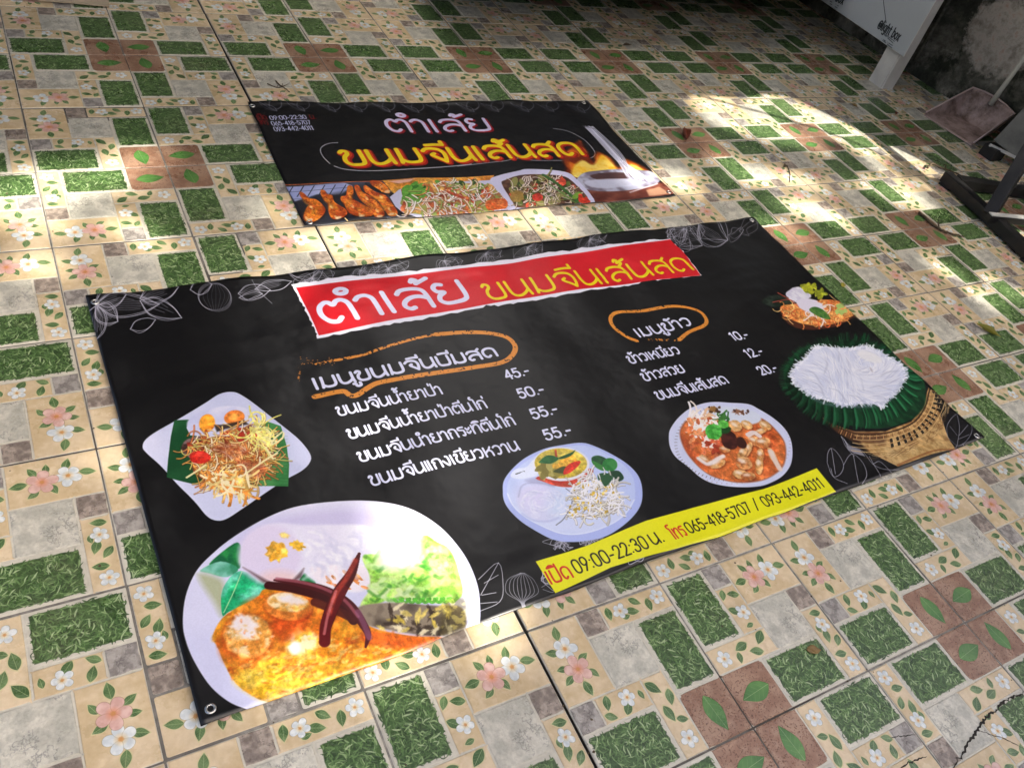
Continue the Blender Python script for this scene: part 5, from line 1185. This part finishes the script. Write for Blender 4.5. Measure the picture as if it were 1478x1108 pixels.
def build_tree():  # out of view; leaves are placed to shape the sun patches
    rr = random.Random(12); base = Vector((6.2, -8.6, 0)); root = empty('shade_tree', base); tag(root, 'unseen tall leafy tree behind the viewer, crown shaped so its gaps let sun onto the floor', 'tree')
    m = MB(); m.tube([(0,0,-.1),(.05,0,1),(-.05,.05,2.6),(-.3,.2,4.2),(-.8,.6,5.8)], [.28,.22,.2,.16,.10], 12)
    for k in range(8):
        a = math.radians(60+k*30); e = Vector((math.cos(a)*3.4, math.sin(a)*3.2, 6.4+rr.random()*1.6)); m.tube([(-.2,.1,3.6), Vector((-.2,.1,3.6)).lerp(e, .5)+Vector((0,0,.4)), e], [.11,.07,.03], 8)
    m.build('trunk', M['trunk'], root, True)
    v = []; f = []; step = .07; shp = [(-.5,0),(-.3,.2),(0,.28),(.3,.18),(.5,0),(.3,-.18),(0,-.28),(-.3,-.2)]
    def put(c, n_, L):
        q = n_.normalized().to_track_quat('Z', 'Y').to_matrix(); az = rr.uniform(0, 6.28); i0 = len(v)
        for sx, sy in shp: v.append(q@Vector(((sx*math.cos(az)-sy*math.sin(az))*L, (sx*math.sin(az)+sy*math.cos(az))*L, 0))+c-base)
        f.append(tuple(range(i0, i0+8)))
    for layer in range(4):
        x = -1.0
        while x < 3.9:
            y = -3.6
            while y < .1:
                gx, gy = x+rr.uniform(-.035, .035), y+rr.uniform(-.035, .035)
                if not gap_near(gx, gy):
                    put(Vector((gx, gy, 0))+SUN*((6.0, 6.5, 7.0, 7.4)[layer]+rr.uniform(0, .6))/SUN.z*1.0, SUN*1.2+Vector((rr.gauss(0,.35), rr.gauss(0,.35), rr.gauss(0,.25)+.3)), rr.uniform(.095, .125))
                y += step
            x += step
    for k in range(110):                          # the rest of the crown, uneven clumps
        c0 = Vector((5.2+rr.gauss(0, 2.2), -8.2+rr.gauss(0, 1.5), 6.8+rr.gauss(0, .9)))
        for _ in range(60):
            c = c0+Vector((rr.gauss(0,.4), rr.gauss(0,.4), rr.gauss(0,.25))); g_ = c-SUN*(c.z/SUN.z)
            if gap_near(g_.x, g_.y, .08): continue
            put(c, Vector((rr.gauss(0,.5), rr.gauss(0,.5), 1)), rr.uniform(.12, .17))
    mesh_obj('crown', v, f, M['foliage'], root)
ROOF_H = 2.0
def build_porch():
    root = empty('porch', (1.0, .6, 0)); tag(root, 'porch with low grey roof covering the far part of the yard', 'porch'); o = root.location
    n = 90; V = []; F = []; ye = -.285+SUN.y/SUN.z*ROOF_H
    for x0, x1, nm, mt, ya, yb in ((-2.4, 1.4, 'roof', M['roof'], ye, 2.6), (1.4, 2.5, 'roof', M['roof'], ye, -.9), (1.4, 2.5, 'added_sheen_sheet', M['sheen_sheet'], -.9, 1.3), (1.4, 2.5, 'roof', M['roof'], 1.3, 2.6), (2.5, 5.4, 'roof', M['roof'], ye, 2.6)):  # translucent sheet added so the large banner reflects a soft sheen
        V = []; n = max(8, int((x1-x0)*14))
        for i in range(n+1):
            x = x0+(x1-x0)*i/n; z = .018*math.sin(x*18)+(.004 if nm != 'roof' else 0); V += [Vector((x, y, ROOF_H+z+.3*(y-ye)/(2.6-ye)))-o for y in (ya, yb)]
        r = mesh_obj(nm, V, [(2*i, 2*i+2, 2*i+3, 2*i+1) for i in range(n)], mt, root)
        if nm == 'roof': s = r.modifiers.new('thickness', 'SOLIDIFY'); s.thickness = .006
    MB().box(Vector((.8, 2.6, 1.1))-o, (6.2, .12, 2.2)).build('back_wall', M['wall'], root)
    for x, y in ((-2.3, ye+.06), (-2.3, 2.4), (3.75, ye+.06)): MB().box(Vector((x, y, ROOF_H/2))-o, (.09, .09, ROOF_H), None, .004).build('post', M['white_paint'], root)
def build_shade_slab():  # unseen overhanging slab, added only to darken the far floor
    root = empty('added_shade_slab', (2.5, 1.05, 0)); tag(root, 'unseen low dark slab added to shade the far floor behind the light box sign', 'shade_slab'); o = root.location
    V = [(1.5, .0), (3.49, .17), (3.49, 1.05), (1.5, 1.05)]
    m = MB(); m.add([Vector((x, y, z))-o for z in (.25, .285) for x, y in V], [(0,3,2,1),(4,5,6,7),(0,1,5,4),(1,2,6,5),(2,3,7,6),(3,0,4,7)]); m.build('slab_top', M['roof'], root)
    MB().box(Vector((2.5, .90, .124))-o, (1.9, .26, .248), None, .004).build('base', M['roof'], root)
def build_sky_blocker():  # unseen wall added to cut low sky light on the far floor
    root = empty('sky_blocker', (1.5, -5.3, 0)); tag(root, 'unseen plain wall added behind the viewer to block low sky', 'sky_blocker'); o = root.location
    MB().box(Vector((1.5, -5.3, 1.35))-o, (14, .2, 2.7)).build('wall', M['ground'], root)
def build_cable():
    S = [Vector((*on_floor(*p), 0))+SUN*(h/SUN.z) for p, h in (((1000,136), 1.92), ((1060,152), 1.75), ((1180,186), 1.65), ((1290,232), 1.7), ((1400,300), 1.8))]
    base = S[0].copy(); base.z = 0
    m = MB(); m.tube([Vector(q)-base for q in smooth([tuple(p) for p in S], 6)], .008, 8); o = m.build('cable', M['rubber'], None, True, loc=base); tag(o, 'black cable hanging below the porch roof edge', 'cable')
HB = homog([on_floor(*c) for c in ((124,432),(1085,318),(1418,636),(290,1052))], [(0,1),(1,1),(1,0),(0,0)])
HS = homog([on_floor(*c) for c in ((357,152),(847,148),(974,287),(440,328))], [(0,1),(1,1),(1,0),(0,0)])
build_materials()
build_floor(); build_wall(); build_porch(); build_shade_slab(); build_sky_blocker(); build_cable(); build_tree()
build_banner('menu_banner', [(124,432),(1085,318),(1418,636),(290,1052)], M['big'], 'larger black menu banner with red title box, yellow strip and printed food dishes', 200, 100, [(138,441),(1083,322.5),(1406.5,633),(304,1027)], 0, 1.3, 1.0)
build_banner('shop_banner', [(357,152),(847,148),(974,287),(440,328)], M['small'], 'smaller black banner with yellow lettering above a strip of grilled chicken and salads', 130, 70, [(364,156.5),(842,150.5),(964,281),(447,322)], 0, 5.1, .7)
build_sign(); build_dustpan(); build_board(); build_stand(); build_small()
